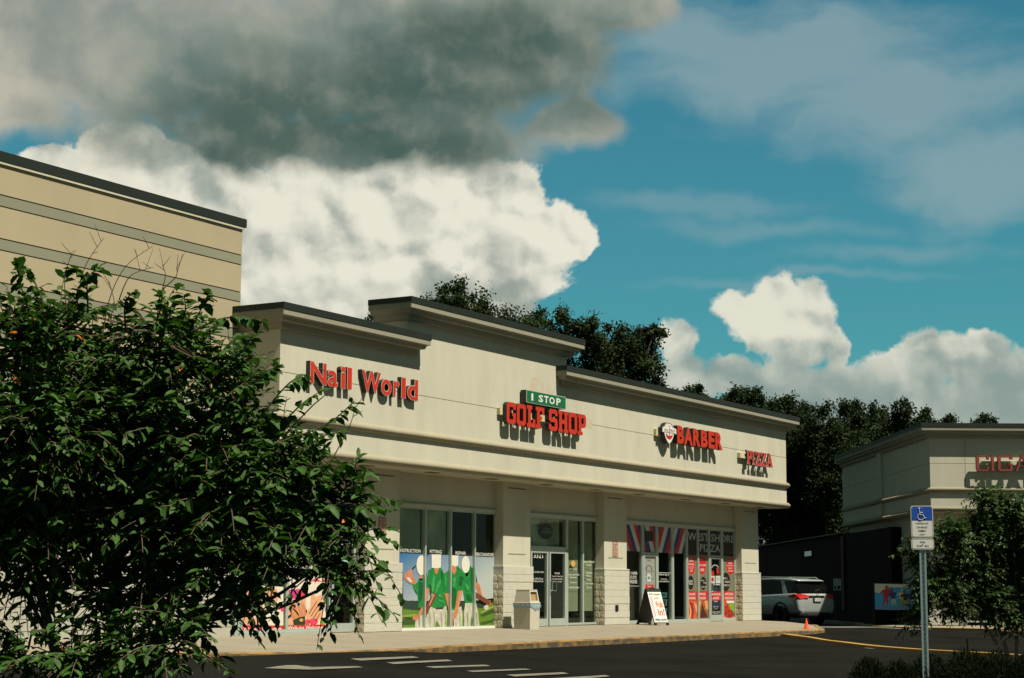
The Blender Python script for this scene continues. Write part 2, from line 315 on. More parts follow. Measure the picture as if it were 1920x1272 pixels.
def text(mb, s, x0, x1, z0, z1, y, mt, weight=.02):
    weight *= .25
    if (s, weight) not in TXT: TXT[(s, weight)] = glyph(s, weight, 2)
    vs, fs = TXT[(s, weight)]
    mb.add(fit(vs, x0, x1, z0, z1, y), fs, mt)

DECALS = {
 'golf': [
  ('p','pr_sky',0,[(6.47,1.963),(11.147,1.942),(11.161,0.817),(10.062,0.742),(6.687,0.751),(6.652,1.546),(6.476,1.707)]),
  ('p','pr_trees',1,[(6.654,0.778),(6.947,0.75),(7.111,0.759),(7.343,0.722),(7.678,0.711),(8.635,0.689),(9.518,0.724),(10.062,0.723),(10.617,0.624),(11.163,0.622),(11.165,0.485),(6.66,0.498)]),
  ('p','pr_grass',2,[(6.659,0.553),(7.117,0.513),(8.293,0.505),(9.702,0.495),(10.248,0.539),(10.73,0.556),(11.162,0.739),(11.171,0.027),(6.671,0.04)]),
  ('p','pr_grassd',3,[(6.665,0.282),(7.088,0.314),(7.353,0.275),(7.356,0.147),(6.669,0.139)]),
  ('p','pr_grassd',3,[(10.435,0.374),(11.164,0.544),(11.166,0.426),(10.51,0.297)]),
  ('p','pr_grassd',3,[(10.438,0.163),(11.168,0.231),(11.169,0.153),(10.476,0.085)]),
  ('p','pr_pants',4,[(9.645,0.686),(10.209,0.674),(10.305,0.453),(10.384,0.033),(10.072,0.03),(9.976,0.36),(9.89,0.033),(9.619,0.025),(9.595,0.439)]),
  ('p','pr_shirt',5,[(9.596,1.467),(9.865,1.7),(10.086,1.588),(10.198,1.435),(10.256,1.281),(10.091,1.203),(10.169,0.934),(10.209,0.674),(9.645,0.686),(9.551,0.933),(9.511,1.2)]),
  ('p','pr_shirtd',6,[(9.902,1.643),(10.086,1.588),(10.198,1.435),(10.256,1.261),(10.091,1.203),(9.986,0.934),(9.907,1.317)]),
  ('p','pr_skin',6,[(10.11,1.222),(10.256,1.271),(10.425,1.127),(10.521,0.857),(10.765,0.779),(10.972,0.739),(10.992,0.661),(10.88,0.584),(10.616,0.74),(10.391,0.876),(10.241,1.049)]),
  ('p','pr_skind',7,[(10.094,1.01),(10.428,0.895),(10.916,0.739),(10.936,0.623),(10.767,0.643),(10.355,0.78),(10.097,0.857)]),
  ('p','pr_pants',7,[(10.581,0.586),(10.767,0.643),(10.9,0.545),(10.769,0.488),(10.619,0.508)]),
  ('p','pr_dark',8,[(10.935,0.71),(11.15,0.817),(11.157,0.794),(10.973,0.671)]),
  ('p','pr_skin',5,[(9.632,1.515),(9.795,1.517),(9.76,1.411),(9.67,1.391)]),
  ('p','pr_white',8,[(9.857,1.719),(9.846,1.79),(9.815,1.854),(9.767,1.904),(9.708,1.936),(9.643,1.946),(9.578,1.934),(9.52,1.9),(9.475,1.848),(9.446,1.784),(9.437,1.713),(9.449,1.643),(9.479,1.579),(9.526,1.529),(9.585,1.497),(9.65,1.487),(9.715,1.499),(9.773,1.532),(9.819,1.583),(9.848,1.648)]),
  ('p','pr_pants',4,[(7.253,0.312),(7.617,0.418),(8.022,0.378),(8.166,0.031),(7.226,0.036)]),
  ('p','pr_shirt',5,[(7.086,1.15),(7.365,1.243),(7.364,1.316),(7.597,1.336),(7.762,1.486),(7.836,1.191),(7.707,0.932),(7.613,0.601),(7.38,0.566),(7.34,0.895),(7.222,0.968)]),
  ('p','pr_shirtd',6,[(7.365,1.261),(7.6,1.189),(7.541,0.822),(7.412,0.639),(7.372,0.932)]),
  ('p','pr_skin',6,[(6.689,1.347),(6.767,1.457),(6.929,1.531),(7.06,1.578),(7.064,1.405),(7.299,1.215),(7.168,1.169),(6.986,1.186),(6.805,1.258)]),
  ('p','pr_sky2',7,[(6.803,1.348),(6.933,1.349),(7.084,1.241),(7.002,1.222),(6.87,1.276)]),
  ('p','pr_skin',5,[(7.411,1.427),(7.545,1.428),(7.515,1.262),(7.431,1.28)]),
  ('p','pr_dark',7,[(7.043,1.578),(7.23,1.663),(7.243,1.641),(7.077,1.548)]),
  ('p','pr_dark',7,[(7.659,1.909),(7.82,1.968),(7.834,1.953),(7.686,1.891)]),
  ('p','pr_white',8,[(7.711,1.67),(7.698,1.75),(7.664,1.821),(7.612,1.878),(7.548,1.913),(7.477,1.924),(7.407,1.911),(7.345,1.873),(7.296,1.815),(7.265,1.743),(7.256,1.663),(7.269,1.584),(7.303,1.513),(7.354,1.457),(7.418,1.421),(7.488,1.409),(7.558,1.422),(7.621,1.46),(7.671,1.517),(7.702,1.59)]),
  ('p','pr_skin',6,[(7.383,0.42),(7.513,0.584),(7.613,0.601),(7.582,0.455),(7.386,0.293),(7.255,0.239),(7.089,0.296),(7.185,0.386)]),
  ('p','pr_dark',7,[(6.696,0.336),(7.121,0.323),(7.121,0.306),(6.697,0.318)]),
  ('p','pr_pants',6,[(7.916,0.6),(8.706,0.614),(8.746,0.371),(8.717,0.024),(8.475,0.024),(8.264,0.227),(8.197,0.191),(8.166,0.025),(7.86,0.03),(7.836,0.379)]),
  ('p','pr_shirt',7,[(7.829,1.542),(8.066,1.6),(8.445,1.605),(8.586,1.457),(8.556,1.194),(8.701,0.933),(8.706,0.633),(8.568,0.559),(8.155,0.552),(7.984,0.599),(8.079,0.932),(7.839,1.043),(7.786,1.19)]),
  ('p','pr_shirtl',8,[(8.069,1.452),(8.14,1.341),(8.094,1.043),(8.011,0.932),(7.972,1.191)]),
  ('p','pr_shirtl',8,[(8.279,1.23),(8.416,1.306),(8.418,1.194),(8.216,0.951),(8.147,0.951)]),
  ('p','pr_skin',9,[(7.639,0.932),(7.737,1.079),(7.89,1.061),(7.81,0.821),(7.68,0.619),(7.612,0.638)]),
  ('p','pr_skind',8,[(8.147,0.969),(8.251,0.895),(8.017,0.655),(7.785,0.417),(7.753,0.325),(7.651,0.381),(7.714,0.564),(7.878,0.784)]),
  ('p','pr_skin',8,[(8.1,1.601),(8.306,1.603),(8.274,1.491),(8.189,1.434),(8.12,1.489)]),
  ('p','pr_belt',8,[(8.189,0.571),(8.551,0.578),(8.552,0.531),(8.19,0.528)]),
  ('p','pr_white',9,[(7.963,1.956),(8.42,1.961),(8.41,1.624),(8.272,1.594),(7.97,1.608)]),
  ('p','pr_pants',9,[(8.917,0.557),(9.449,0.592),(9.506,0.364),(9.494,0.023),(9.209,0.024),(9.168,0.367),(9.103,0.029),(8.892,0.025)]),
  ('p','pr_shirt',10,[(8.586,1.457),(8.864,1.592),(9.252,1.654),(9.578,1.505),(9.634,1.372),(9.549,1.047),(9.263,1.009),(9.13,0.499),(8.954,0.5),(8.876,0.933),(8.595,0.97),(8.522,1.194)]),
  ('p','pr_shirtd',11,[(8.978,1.121),(9.192,1.028),(9.129,0.556),(8.988,0.557),(8.911,0.933)]),
  ('p','pr_skin',11,[(8.596,0.951),(8.876,0.933),(8.953,0.557),(9.03,0.181),(8.997,0.04),(8.892,0.042),(8.777,0.558)]),
  ('p','pr_skin',11,[(9.263,1.009),(9.495,1.028),(9.409,0.819),(9.239,0.366),(9.169,0.282),(9.028,0.293),(9.129,0.556)]),
  ('p','pr_skin',11,[(8.915,1.687),(9.18,1.691),(9.165,1.539),(9.061,1.424),(8.953,1.536)]),
  ('p','pr_white',12,[(8.857,1.95),(9.265,1.949),(9.252,1.692),(9.146,1.652),(8.933,1.687),(8.855,1.667)]),
  ('p','pr_pants',12,[(9.028,0.284),(9.187,0.282),(9.174,0.028),(9.032,0.027)]),
  ('p','pr_shirtl',12,[(7.584,1.189),(7.736,1.116),(7.606,0.932),(7.553,1.042)]),
  ('p','pr_shirtl',12,[(7.136,1.114),(7.27,1.041),(7.339,0.932),(7.238,1.005)]),
  ('p','pr_shirtd',12,[(7.87,1.191),(7.973,1.117),(7.963,0.821),(7.909,0.932)]),
  ('p','pr_shirtl',12,[(8.251,0.895),(8.354,0.932),(8.563,0.82),(8.321,0.858)]),
  ('p','pr_shirtl',12,[(8.288,0.784),(8.565,0.746),(8.636,0.671),(8.323,0.746)]),
  ('p','pr_shirtd',12,[(8.411,1.53),(8.517,1.456),(8.486,1.269),(8.431,1.399)]),
  ('p','pr_shirtl',12,[(8.622,1.401),(8.691,1.458),(8.668,1.195),(8.627,1.12)]),
  ('p','pr_shirtd',12,[(9.328,1.407),(9.544,1.371),(9.44,1.123),(9.296,1.198)]),
  ('p','pr_shirtl',12,[(9.009,1.348),(9.15,1.368),(9.119,1.122),(9.031,1.084)]),
  ('p','pr_shirtl',12,[(9.637,1.2),(9.837,1.125),(9.766,1.01),(9.656,1.086)]),
  ('p','pr_shirtd',12,[(9.695,0.933),(9.913,0.895),(9.989,0.742),(9.734,0.781)]),
  ('p','pr_pantsd',12,[(8.089,0.451),(8.136,0.469),(8.171,0.099),(8.124,0.081)]),
  ('p','pr_pantsd',12,[(8.432,0.448),(8.48,0.467),(8.515,0.094),(8.467,0.076)]),
  ('p','pr_pantsd',12,[(8.64,0.447),(8.688,0.465),(8.723,0.091),(8.675,0.073)]),
  ('p','pr_pantsd',12,[(8.99,0.444),(9.039,0.462),(9.074,0.086),(9.025,0.068)]),
  ('p','pr_pantsd',12,[(9.344,0.441),(9.394,0.46),(9.429,0.081),(9.379,0.063)]),
  ('p','pr_pantsd',12,[(9.739,0.438),(9.789,0.456),(9.824,0.075),(9.774,0.057)]),
  ('p','pr_pantsd',12,[(10.03,0.436),(10.081,0.454),(10.116,0.071),(10.065,0.053)]),
  ('p','pr_pantsd',12,[(10.213,0.434),(10.264,0.453),(10.299,0.069),(10.248,0.05)]),
  ('p','pr_pantsd',12,[(7.382,0.457),(7.428,0.475),(7.463,0.109),(7.417,0.092)]),
  ('p','pr_pantsd',12,[(7.885,0.453),(7.932,0.471),(7.967,0.102),(7.92,0.084)]),
  ('p','pr_skin2',12,[(7.738,1.042),(7.778,1.043),(7.712,0.674),(7.679,0.656)]),
  ('p','pr_skin2',12,[(9.353,0.99),(9.424,1.0),(9.272,0.479),(9.23,0.461)]),
  ('p','pr_skin2',12,[(7.848,0.637),(8.079,0.932),(8.114,0.895),(7.882,0.618)]),
  ('p','pr_skin2',12,[(10.35,1.127),(10.406,1.108),(10.484,0.876),(10.428,0.895)]),
  ('p','pr_grassl',3,[(6.663,0.39),(7.284,0.421),(7.285,0.366),(6.664,0.336)]),
  ('p','pr_grassl',3,[(10.434,0.432),(11.163,0.622),(11.164,0.573),(10.472,0.384)]),
  ('p','blackfilm',1,[(8.856,2.011),(9.962,2.01),(9.963,1.948),(8.857,1.954)]),
  ('t','INSTRUCTION','white',13,6.481,7.43,1.984,2.072,0.03),
  ('t','FITTING','white',13,7.869,8.436,1.986,2.075,0.03),
  ('t','REPAIR','white',13,9.121,9.634,1.975,2.059,0.03),
  ('t','MERCHANDISE','white',13,10.086,11.089,1.959,2.049,0.03),
 ],
 'golfdoor_transom': [
  ('p','pr_circle',1,[(14.445,2.752),(14.425,2.821),(14.37,2.883),(14.283,2.93),(14.174,2.958),(14.054,2.965),(13.935,2.95),(13.828,2.914),(13.743,2.862),(13.689,2.798),(13.671,2.729),(13.69,2.661),(13.744,2.6),(13.83,2.553),(13.937,2.524),(14.056,2.516),(14.176,2.531),(14.284,2.565),(14.371,2.618),(14.426,2.682)]),
  ('p','pr_circle2',0,[(14.468,2.753),(14.447,2.826),(14.388,2.891),(14.296,2.941),(14.181,2.972),(14.054,2.979),(13.928,2.963),(13.814,2.925),(13.725,2.87),(13.668,2.802),(13.648,2.728),(13.668,2.656),(13.726,2.591),(13.816,2.541),(13.93,2.511),(14.056,2.502),(14.183,2.517),(14.298,2.554),(14.389,2.61),(14.448,2.678)]),
  ('t','1 STOP','pr_faint',2,13.902,14.272,2.763,2.834,0.02),
  ('t','GOLF SHOP','pr_faint',2,13.761,14.387,2.679,2.749,0.02),
  ('p','pr_reds',0,[(13.692,2.989),(13.748,2.927),(13.844,2.966),(13.816,2.99),(13.759,2.961)]),
  ('t','EST','pr_faint',0,13.957,14.168,3.002,3.058,0.02),
  ('t','Home of Monterey Metals','pr_faint',0,13.549,14.631,2.377,2.427,0.02),
 ],
 'golfdoor_left': [
  ('t','3321','white',0,13.317,13.854,1.957,2.104,0.03),
  ('t','(813) 885-6353','white',0,13.221,13.908,1.523,1.579,0.02),
  ('t','for All of Your','white',0,13.266,13.881,1.335,1.396,0.02),
  ('t','Golfing Needs','white',0,13.256,13.881,1.258,1.319,0.02),
 ],
 'golfdoor_right': [
  ('t','HOURS','white',0,14.553,14.866,1.506,1.557,0.02),
  ('t','Tues-Fri 10am-7pm','white',0,14.381,15.041,1.416,1.467,0.02),
  ('t','Saturday 9am-5pm','white',0,14.404,15.03,1.337,1.388,0.02),
  ('t','Sunday 11am-4pm','white',0,14.439,14.983,1.264,1.309,0.02),
 ],
 'bay3_a': [
  ('p','pr_gold',0,[(15.836,1.833),(15.83,1.863),(15.81,1.89),(15.779,1.911),(15.741,1.924),(15.698,1.928),(15.656,1.923),(15.617,1.908),(15.587,1.886),(15.568,1.859),(15.561,1.829),(15.568,1.799),(15.587,1.772),(15.618,1.751),(15.656,1.738),(15.698,1.733),(15.741,1.739),(15.779,1.753),(15.81,1.775),(15.83,1.803)]),
  ('t','Open Daily','white',0,15.478,15.933,1.642,1.693,0.02),
  ('t','Custom Golf Clubs','white',0,15.336,16.09,1.482,1.533,0.02),
  ('t','Refinishing','white',0,15.49,15.909,1.385,1.442,0.02),
  ('t','Regripping','white',0,15.502,15.909,1.247,1.299,0.02),
  ('t','3D Golf Simulator','white',0,15.324,16.09,1.099,1.156,0.02),
 ],
 'bay3_b': [
  ('t','Featured Brands','white',0,16.333,17.038,1.875,1.933,0.02),
  ('t','Include','white',0,16.517,16.851,1.776,1.828,0.02),
  ('t','Titleist','white',0,16.492,16.9,1.543,1.595,0.02),
  ('t','Mizuno','white',0,16.529,16.825,1.45,1.503,0.02),
  ('t','Ping','white',0,16.565,16.825,1.328,1.381,0.02),
  ('t','Taylor Made','white',0,16.437,16.973,1.212,1.265,0.02),
  ('t','Callaway','white',0,16.528,16.849,1.091,1.149,0.02),
 ],
 'barber_stripes': [
  ('p','pr_blue',1,[(19.139,2.281),(19.169,2.281),(19.139,2.327)]),
  ('p','pr_wht',1,[(19.139,2.327),(19.169,2.281),(19.427,2.278),(19.143,2.728)]),
  ('p','pr_red',1,[(19.143,2.728),(19.427,2.278),(19.688,2.276),(19.146,3.13),(19.146,3.13)]),
  ('p','pr_blue',1,[(19.688,2.276),(19.95,2.274),(19.405,3.127),(19.146,3.13)]),
  ('p','pr_wht',1,[(19.95,2.274),(20.144,2.272),(20.145,2.379),(19.666,3.124),(19.405,3.127)]),
  ('p','pr_red',1,[(20.145,2.379),(20.149,2.78),(19.929,3.121),(19.666,3.124)]),
  ('p','pr_blue',1,[(20.149,2.78),(20.153,3.119),(19.929,3.121)]),
  ('p','pr_wht',1,[(20.211,2.281),(20.382,2.279),(20.214,2.6)]),
  ('p','pr_red',1,[(20.214,2.6),(20.382,2.279),(20.664,2.277),(20.22,3.121),(20.22,3.121)]),
  ('p','pr_blue',1,[(20.664,2.277),(20.947,2.275),(20.5,3.123),(20.22,3.121)]),
  ('p','pr_wht',1,[(20.947,2.275),(21.233,2.273),(20.783,3.124),(20.5,3.123)]),
  ('p','pr_red',1,[(21.233,2.273),(21.3,2.273),(21.305,2.679),(21.068,3.125),(20.783,3.124)]),
  ('p','pr_blue',1,[(21.305,2.679),(21.312,3.127),(21.068,3.125)]),
  ('p','pr_wht',1,[(21.398,3.122),(21.398,3.122),(21.398,3.122)]),
  ('p','pr_blue',1,[(21.398,3.122),(21.391,2.632),(21.675,3.121),(21.398,3.122)]),
  ('p','pr_red',1,[(21.391,2.632),(21.386,2.274),(21.46,2.274),(21.954,3.12),(21.675,3.121)]),
  ('p','pr_wht',1,[(21.46,2.274),(21.737,2.274),(22.235,3.119),(21.954,3.12)]),
  ('p','pr_blue',1,[(21.737,2.274),(22.016,2.273),(22.473,3.043),(22.475,3.118),(22.235,3.119)]),
  ('p','pr_red',1,[(22.473,3.043),(22.016,2.273),(22.297,2.273),(22.465,2.554)]),
  ('p','pr_wht',1,[(22.465,2.554),(22.297,2.273),(22.46,2.273)]),
  ('p','pr_red',1,[(22.578,2.862),(22.734,3.114),(22.582,3.114)]),
  ('p','pr_wht',1,[(22.578,2.862),(22.571,2.442),(22.987,3.114),(22.734,3.114)]),
  ('p','pr_blue',1,[(22.571,2.442),(22.568,2.275),(22.719,2.274),(23.243,3.114),(22.987,3.114)]),
  ('p','pr_red',1,[(22.719,2.274),(22.972,2.274),(23.5,3.114),(23.243,3.114)]),
  ('p','pr_wht',1,[(22.972,2.274),(23.227,2.273),(23.598,2.861),(23.604,3.114),(23.5,3.114)]),
  ('p','pr_blue',1,[(23.598,2.861),(23.227,2.273),(23.484,2.272),(23.59,2.44)]),
  ('p','pr_red',1,[(23.59,2.44),(23.484,2.272),(23.587,2.271)]),
  ('p','blackfilm',3,[(20.285,2.954),(21.102,2.96),(21.098,2.625),(20.282,2.627)]),
 ],
 'barber_a': [
  ('t','1 HAIR','white',0,19.426,19.953,1.543,1.636,0.03),
  ('t','CUTS','white',0,19.425,19.886,1.413,1.506,0.03),
  ('t','FADES','white',0,19.424,19.934,1.266,1.377,0.03),
  ('t','allprobarbers.com','white',0,19.439,20.049,1.159,1.203,0.02),
 ],
 'barber_door': [
  ('t','3325','pr_grey',0,20.63,20.885,1.984,2.035,0.03),
  ('p','pr_grey',0,[(20.99,1.747),(20.979,1.782),(20.945,1.813),(20.891,1.837),(20.824,1.852),(20.749,1.857),(20.674,1.85),(20.607,1.833),(20.553,1.808),(20.518,1.776),(20.506,1.741),(20.518,1.706),(20.551,1.675),(20.604,1.651),(20.671,1.636),(20.746,1.631),(20.821,1.637),(20.889,1.654),(20.943,1.68),(20.978,1.712)]),
  ('p','pr_doorface',1,[(20.913,1.732),(20.906,1.761),(20.882,1.788),(20.846,1.809),(20.8,1.822),(20.749,1.826),(20.697,1.82),(20.651,1.806),(20.614,1.784),(20.59,1.757),(20.582,1.728),(20.59,1.698),(20.613,1.672),(20.649,1.651),(20.695,1.638),(20.746,1.634),(20.797,1.639),(20.844,1.653),(20.881,1.675),(20.905,1.702)]),
  ('p','pr_doorface',2,[(20.323,1.682),(21.151,1.692),(21.147,1.423),(20.32,1.416)]),
  ('t','ALL PRO BARBERS','pr_grey',3,20.386,21.118,1.639,1.687,0.02),
  ('p','pr_red',2,[(20.524,1.614),(20.636,1.475),(20.859,1.449),(20.957,1.605),(20.892,1.59),(20.815,1.51),(20.675,1.509),(20.587,1.587)]),
  ('p','pr_wht',3,[(20.612,1.582),(20.879,1.584),(20.876,1.322),(20.609,1.32)]),
  ('p','pr_teal',4,[(20.827,1.448),(20.823,1.464),(20.811,1.478),(20.793,1.489),(20.77,1.496),(20.744,1.498),(20.719,1.496),(20.696,1.488),(20.677,1.477),(20.665,1.463),(20.661,1.447),(20.665,1.431),(20.676,1.417),(20.695,1.406),(20.718,1.399),(20.743,1.397),(20.769,1.4),(20.792,1.407),(20.81,1.418),(20.822,1.433)]),
  ('p','pr_red',3,[(20.431,1.235),(21.08,1.23),(21.078,1.105),(20.429,1.109)]),
  ('t','Open','white',4,20.633,20.9,1.138,1.206,0.03),
 ],
 'barber_b': [
  ('t','Walk-In Sign In','white',0,21.473,22.276,1.52,1.6,0.03),
  ('t','Check in online','white',0,21.653,22.114,1.4,1.445,0.02),
  ('t','for Next Available Barber','white',0,21.457,22.286,1.32,1.371,0.02),
  ('p','pr_tealg',0,[(21.464,0.993),(22.12,0.982),(22.084,0.813),(21.462,0.814)]),
  ('p','pr_dkteal',1,[(21.561,0.953),(22.02,0.945),(21.986,0.853),(21.56,0.854)]),
  ('p','pr_tealg',0,[(21.461,0.771),(22.116,0.759),(22.08,0.541),(21.458,0.545)]),
  ('p','pr_dkteal',1,[(21.558,0.731),(22.017,0.722),(21.981,0.582),(21.556,0.584)]),
  ('p','pr_tealg',0,[(21.457,0.488),(22.112,0.473),(22.076,0.313),(21.455,0.318)]),
  ('p','pr_dkteal',1,[(21.554,0.448),(22.012,0.436),(21.978,0.354),(21.553,0.357)]),
  ('p','pr_tealg',0,[(21.454,0.261),(22.108,0.244),(22.072,0.056),(21.451,0.063)]),
  ('p','pr_dkteal',1,[(21.551,0.221),(22.008,0.208),(21.974,0.097),(21.549,0.102)]),
  ('p','white',0,[(21.506,1.631),(22.396,1.629),(22.396,1.617),(21.506,1.619)]),
 ],
 'pizza': [
  ('p','blackfilm',0,[(23.719,3.11),(24.479,3.113),(24.46,2.258),(23.702,2.261)]),
  ('p','blackfilm',0,[(24.564,3.115),(25.342,3.121),(25.321,2.268),(24.545,2.259)]),
  ('p','blackfilm',0,[(25.415,3.117),(26.578,3.122),(26.554,2.267),(25.394,2.269)]),
  ('p','blackfilm',0,[(26.661,3.125),(27.686,3.13),(27.66,2.266),(26.637,2.268)]),
  ('t','WEST SHORE','pr_grey2',1,23.73,27.606,2.734,3.002,0.05),
  ('t','PIZZA','pr_grey2',1,24.695,26.377,2.378,2.629,0.05),
  ('p','pr_dkred',1,[(27.544,2.522),(27.526,2.581),(27.47,2.633),(27.383,2.674),(27.273,2.699),(27.15,2.705),(27.027,2.693),(26.916,2.663),(26.828,2.618),(26.77,2.564),(26.749,2.504),(26.767,2.446),(26.821,2.394),(26.907,2.353),(27.017,2.328),(27.139,2.321),(27.262,2.333),(27.374,2.362),(27.464,2.407),(27.522,2.462)]),
  ('p','blackfilm',2,[(27.482,2.52),(27.467,2.571),(27.42,2.616),(27.346,2.651),(27.253,2.672),(27.149,2.677),(27.045,2.667),(26.951,2.641),(26.876,2.603),(26.828,2.557),(26.81,2.506),(26.825,2.456),(26.871,2.411),(26.944,2.376),(27.036,2.355),(27.14,2.349),(27.244,2.359),(27.338,2.384),(27.414,2.422),(27.464,2.469)]),
  ('t','Pizza','pr_dkred',3,26.94,27.36,2.457,2.566,0.02),
  ('p','pr_tan',0,[(23.702,2.243),(24.46,2.246),(24.433,1.027),(23.678,1.037)]),
  ('p','pr_tan',0,[(24.545,2.259),(25.321,2.262),(25.291,1.028),(24.518,1.039)]),
  ('p','pr_tan',0,[(26.638,2.299),(27.661,2.306),(27.622,1.033),(26.603,1.043)]),
  ('p','pr_red',1,[(24.311,1.907),(24.298,2.006),(24.258,2.095),(24.194,2.165),(24.113,2.209),(24.022,2.223),(23.931,2.205),(23.848,2.159),(23.782,2.087),(23.739,1.997),(23.723,1.899),(23.735,1.801),(23.775,1.712),(23.838,1.643),(23.918,1.598),(24.009,1.584),(24.1,1.6),(24.183,1.646),(24.25,1.718),(24.294,1.808)]),
  ('t','OUR','white',2,23.923,24.091,2.101,2.143,0.03),
  ('t','DINNER','white',2,23.81,24.174,2.012,2.078,0.03),
  ('t','SPECIALS','white',2,23.779,24.227,1.9,1.965,0.03),
  ('t','MONDAY-THURSDAY','white',2,23.791,24.225,1.823,1.853,0.03),
  ('t','ALL DAY','white',2,23.86,24.168,1.77,1.799,0.03),
  ('t','$5','white',2,23.914,24.096,1.681,1.74,0.03),
  ('p','pr_red',1,[(25.197,1.92),(25.184,2.018),(25.141,2.106),(25.072,2.175),(24.985,2.219),(24.887,2.233),(24.789,2.216),(24.701,2.169),(24.63,2.098),(24.583,2.009),(24.566,1.911),(24.579,1.813),(24.621,1.726),(24.689,1.656),(24.776,1.612),(24.873,1.598),(24.97,1.614),(25.06,1.66),(25.132,1.732),(25.179,1.821)]),
  ('t','ANY','white',2,24.713,24.899,2.092,2.134,0.03),
  ('t','SLICE & DRINK','white',2,24.609,25.198,1.882,1.945,0.03),
  ('t','$4.50','white',2,24.734,25.021,1.691,1.81,0.03),
  ('p','pr_red',1,[(27.619,1.932),(27.603,2.03),(27.553,2.117),(27.474,2.186),(27.372,2.229),(27.259,2.243),(27.145,2.225),(27.042,2.179),(26.959,2.108),(26.905,2.019),(26.884,1.922),(26.899,1.825),(26.948,1.738),(27.027,1.67),(27.128,1.626),(27.24,1.612),(27.354,1.628),(27.458,1.674),(27.542,1.745),(27.597,1.834)]),
  ('t','TRY OUR NEW','white',2,26.981,27.517,2.076,2.131,0.03),
  ('t','DELIVERY','white',2,27.07,27.406,1.983,2.038,0.03),
  ('t','ORDER ONLINE TODAY','white',2,26.923,27.573,1.915,1.949,0.03),
  ('t','PICK UP','white',2,27.049,27.401,1.809,1.865,0.03),
  ('t','OR DINE IN','white',2,27.001,27.475,1.717,1.766,0.03),
  ('p','blackfilm',1,[(24.178,1.313),(24.168,1.386),(24.136,1.452),(24.084,1.504),(24.018,1.537),(23.945,1.548),(23.872,1.535),(23.805,1.501),(23.752,1.449),(23.717,1.383),(23.704,1.31),(23.714,1.238),(23.746,1.172),(23.797,1.12),(23.862,1.087),(23.935,1.076),(24.009,1.088),(24.076,1.121),(24.13,1.174),(24.165,1.24)]),
  ('t','LUNCH','white',2,23.754,24.089,1.32,1.4,0.03),
  ('t','SPECIAL','white',2,23.794,24.115,1.244,1.303,0.03),
  ('p','blackfilm',1,[(25.196,1.298),(25.186,1.368),(25.153,1.432),(25.1,1.482),(25.032,1.513),(24.957,1.524),(24.881,1.512),(24.813,1.479),(24.758,1.429),(24.722,1.365),(24.708,1.295),(24.719,1.225),(24.752,1.162),(24.804,1.112),(24.871,1.08),(24.946,1.07),(25.022,1.081),(25.091,1.113),(25.146,1.164),(25.183,1.227)]),
  ('t','Dine In','white',2,24.754,25.012,1.374,1.416,0.02),
  ('t','Wine','white',2,24.938,25.183,1.297,1.339,0.02),
  ('t','Half Off','white',2,24.806,25.18,1.153,1.198,0.02),
  ('p','blackfilm',1,[(27.218,1.362),(27.202,1.463),(27.15,1.553),(27.068,1.625),(26.964,1.67),(26.847,1.685),(26.73,1.668),(26.624,1.62),(26.539,1.548),(26.483,1.457),(26.462,1.357),(26.478,1.257),(26.528,1.167),(26.609,1.096),(26.713,1.05),(26.829,1.034),(26.946,1.05),(27.053,1.097),(27.139,1.169),(27.196,1.261)]),
  ('t','BIG 1','white',2,26.631,26.948,1.451,1.512,0.03),
  ('t','PIZZA','white',2,26.756,27.173,1.329,1.391,0.03),
  ('t','CARRY OUT','white',2,26.624,27.154,1.206,1.268,0.03),
  ('p','pr_red',1,[(23.719,1.025),(24.433,1.027),(24.426,0.713),(23.713,0.715)]),
  ('t','SALADS','white',2,23.782,24.296,0.891,0.973,0.03),
  ('t','DINNERS','white',2,23.754,24.318,0.755,0.838,0.03),
  ('p','pr_red',1,[(24.56,1.027),(25.306,1.028),(25.298,0.711),(24.553,0.713)]),
  ('t','WINGS','white',2,24.591,25.127,0.89,0.974,0.03),
  ('t','BURGERS','white',2,24.562,25.151,0.753,0.837,0.03),
  ('p','pr_red',1,[(26.633,1.031),(27.638,1.033),(27.628,0.705),(26.624,0.707)]),
  ('t','APPETIZERS','white',2,26.74,27.463,0.89,0.976,0.03),
  ('t','CHEESESTEAKS','white',2,26.701,27.495,0.749,0.835,0.03),
  ('p','pr_food1',1,[(23.713,0.715),(24.426,0.713),(24.411,0.033),(23.699,0.042)]),
  ('p','pr_food1d',2,[(23.878,0.679),(24.086,0.62),(24.186,0.383),(24.075,0.061),(23.865,0.049),(23.941,0.326),(23.805,0.503)]),
  ('p','pr_food1l',3,[(23.753,0.679),(23.876,0.562),(23.977,0.385),(23.938,0.18),(23.831,0.064),(23.741,0.065),(23.871,0.327)]),
  ('p','pr_food1l',3,[(24.193,0.678),(24.408,0.559),(24.402,0.264),(24.292,0.412)]),
  ('p','pr_food2',1,[(24.553,0.713),(25.298,0.711),(25.282,0.041),(24.538,0.038)]),
  ('p','pr_food2d',2,[(24.836,0.617),(25.002,0.407),(25.214,0.227),(25.248,0.137),(24.639,0.128),(24.752,0.379)]),
  ('p','pr_purple',3,[(24.639,0.114),(24.996,0.125),(25.03,0.044),(24.673,0.042)]),
  ('p','pr_food1l',2,[(24.553,0.707),(24.759,0.706),(24.646,0.439),(24.546,0.381)]),
  ('p','pr_food1l',2,[(25.009,0.705),(25.298,0.705),(25.29,0.376),(25.132,0.436)]),
  ('p','pr_food3',1,[(26.624,0.707),(27.628,0.705),(27.608,0.051),(27.209,0.031),(26.606,0.044)]),
  ('p','white',2,[(26.85,0.701),(27.612,0.699),(27.571,0.606),(26.923,0.624)]),
  ('p','pr_lettuce',3,[(26.999,0.624),(27.38,0.638),(27.608,0.575),(27.584,0.267),(27.368,0.238),(27.221,0.423)]),
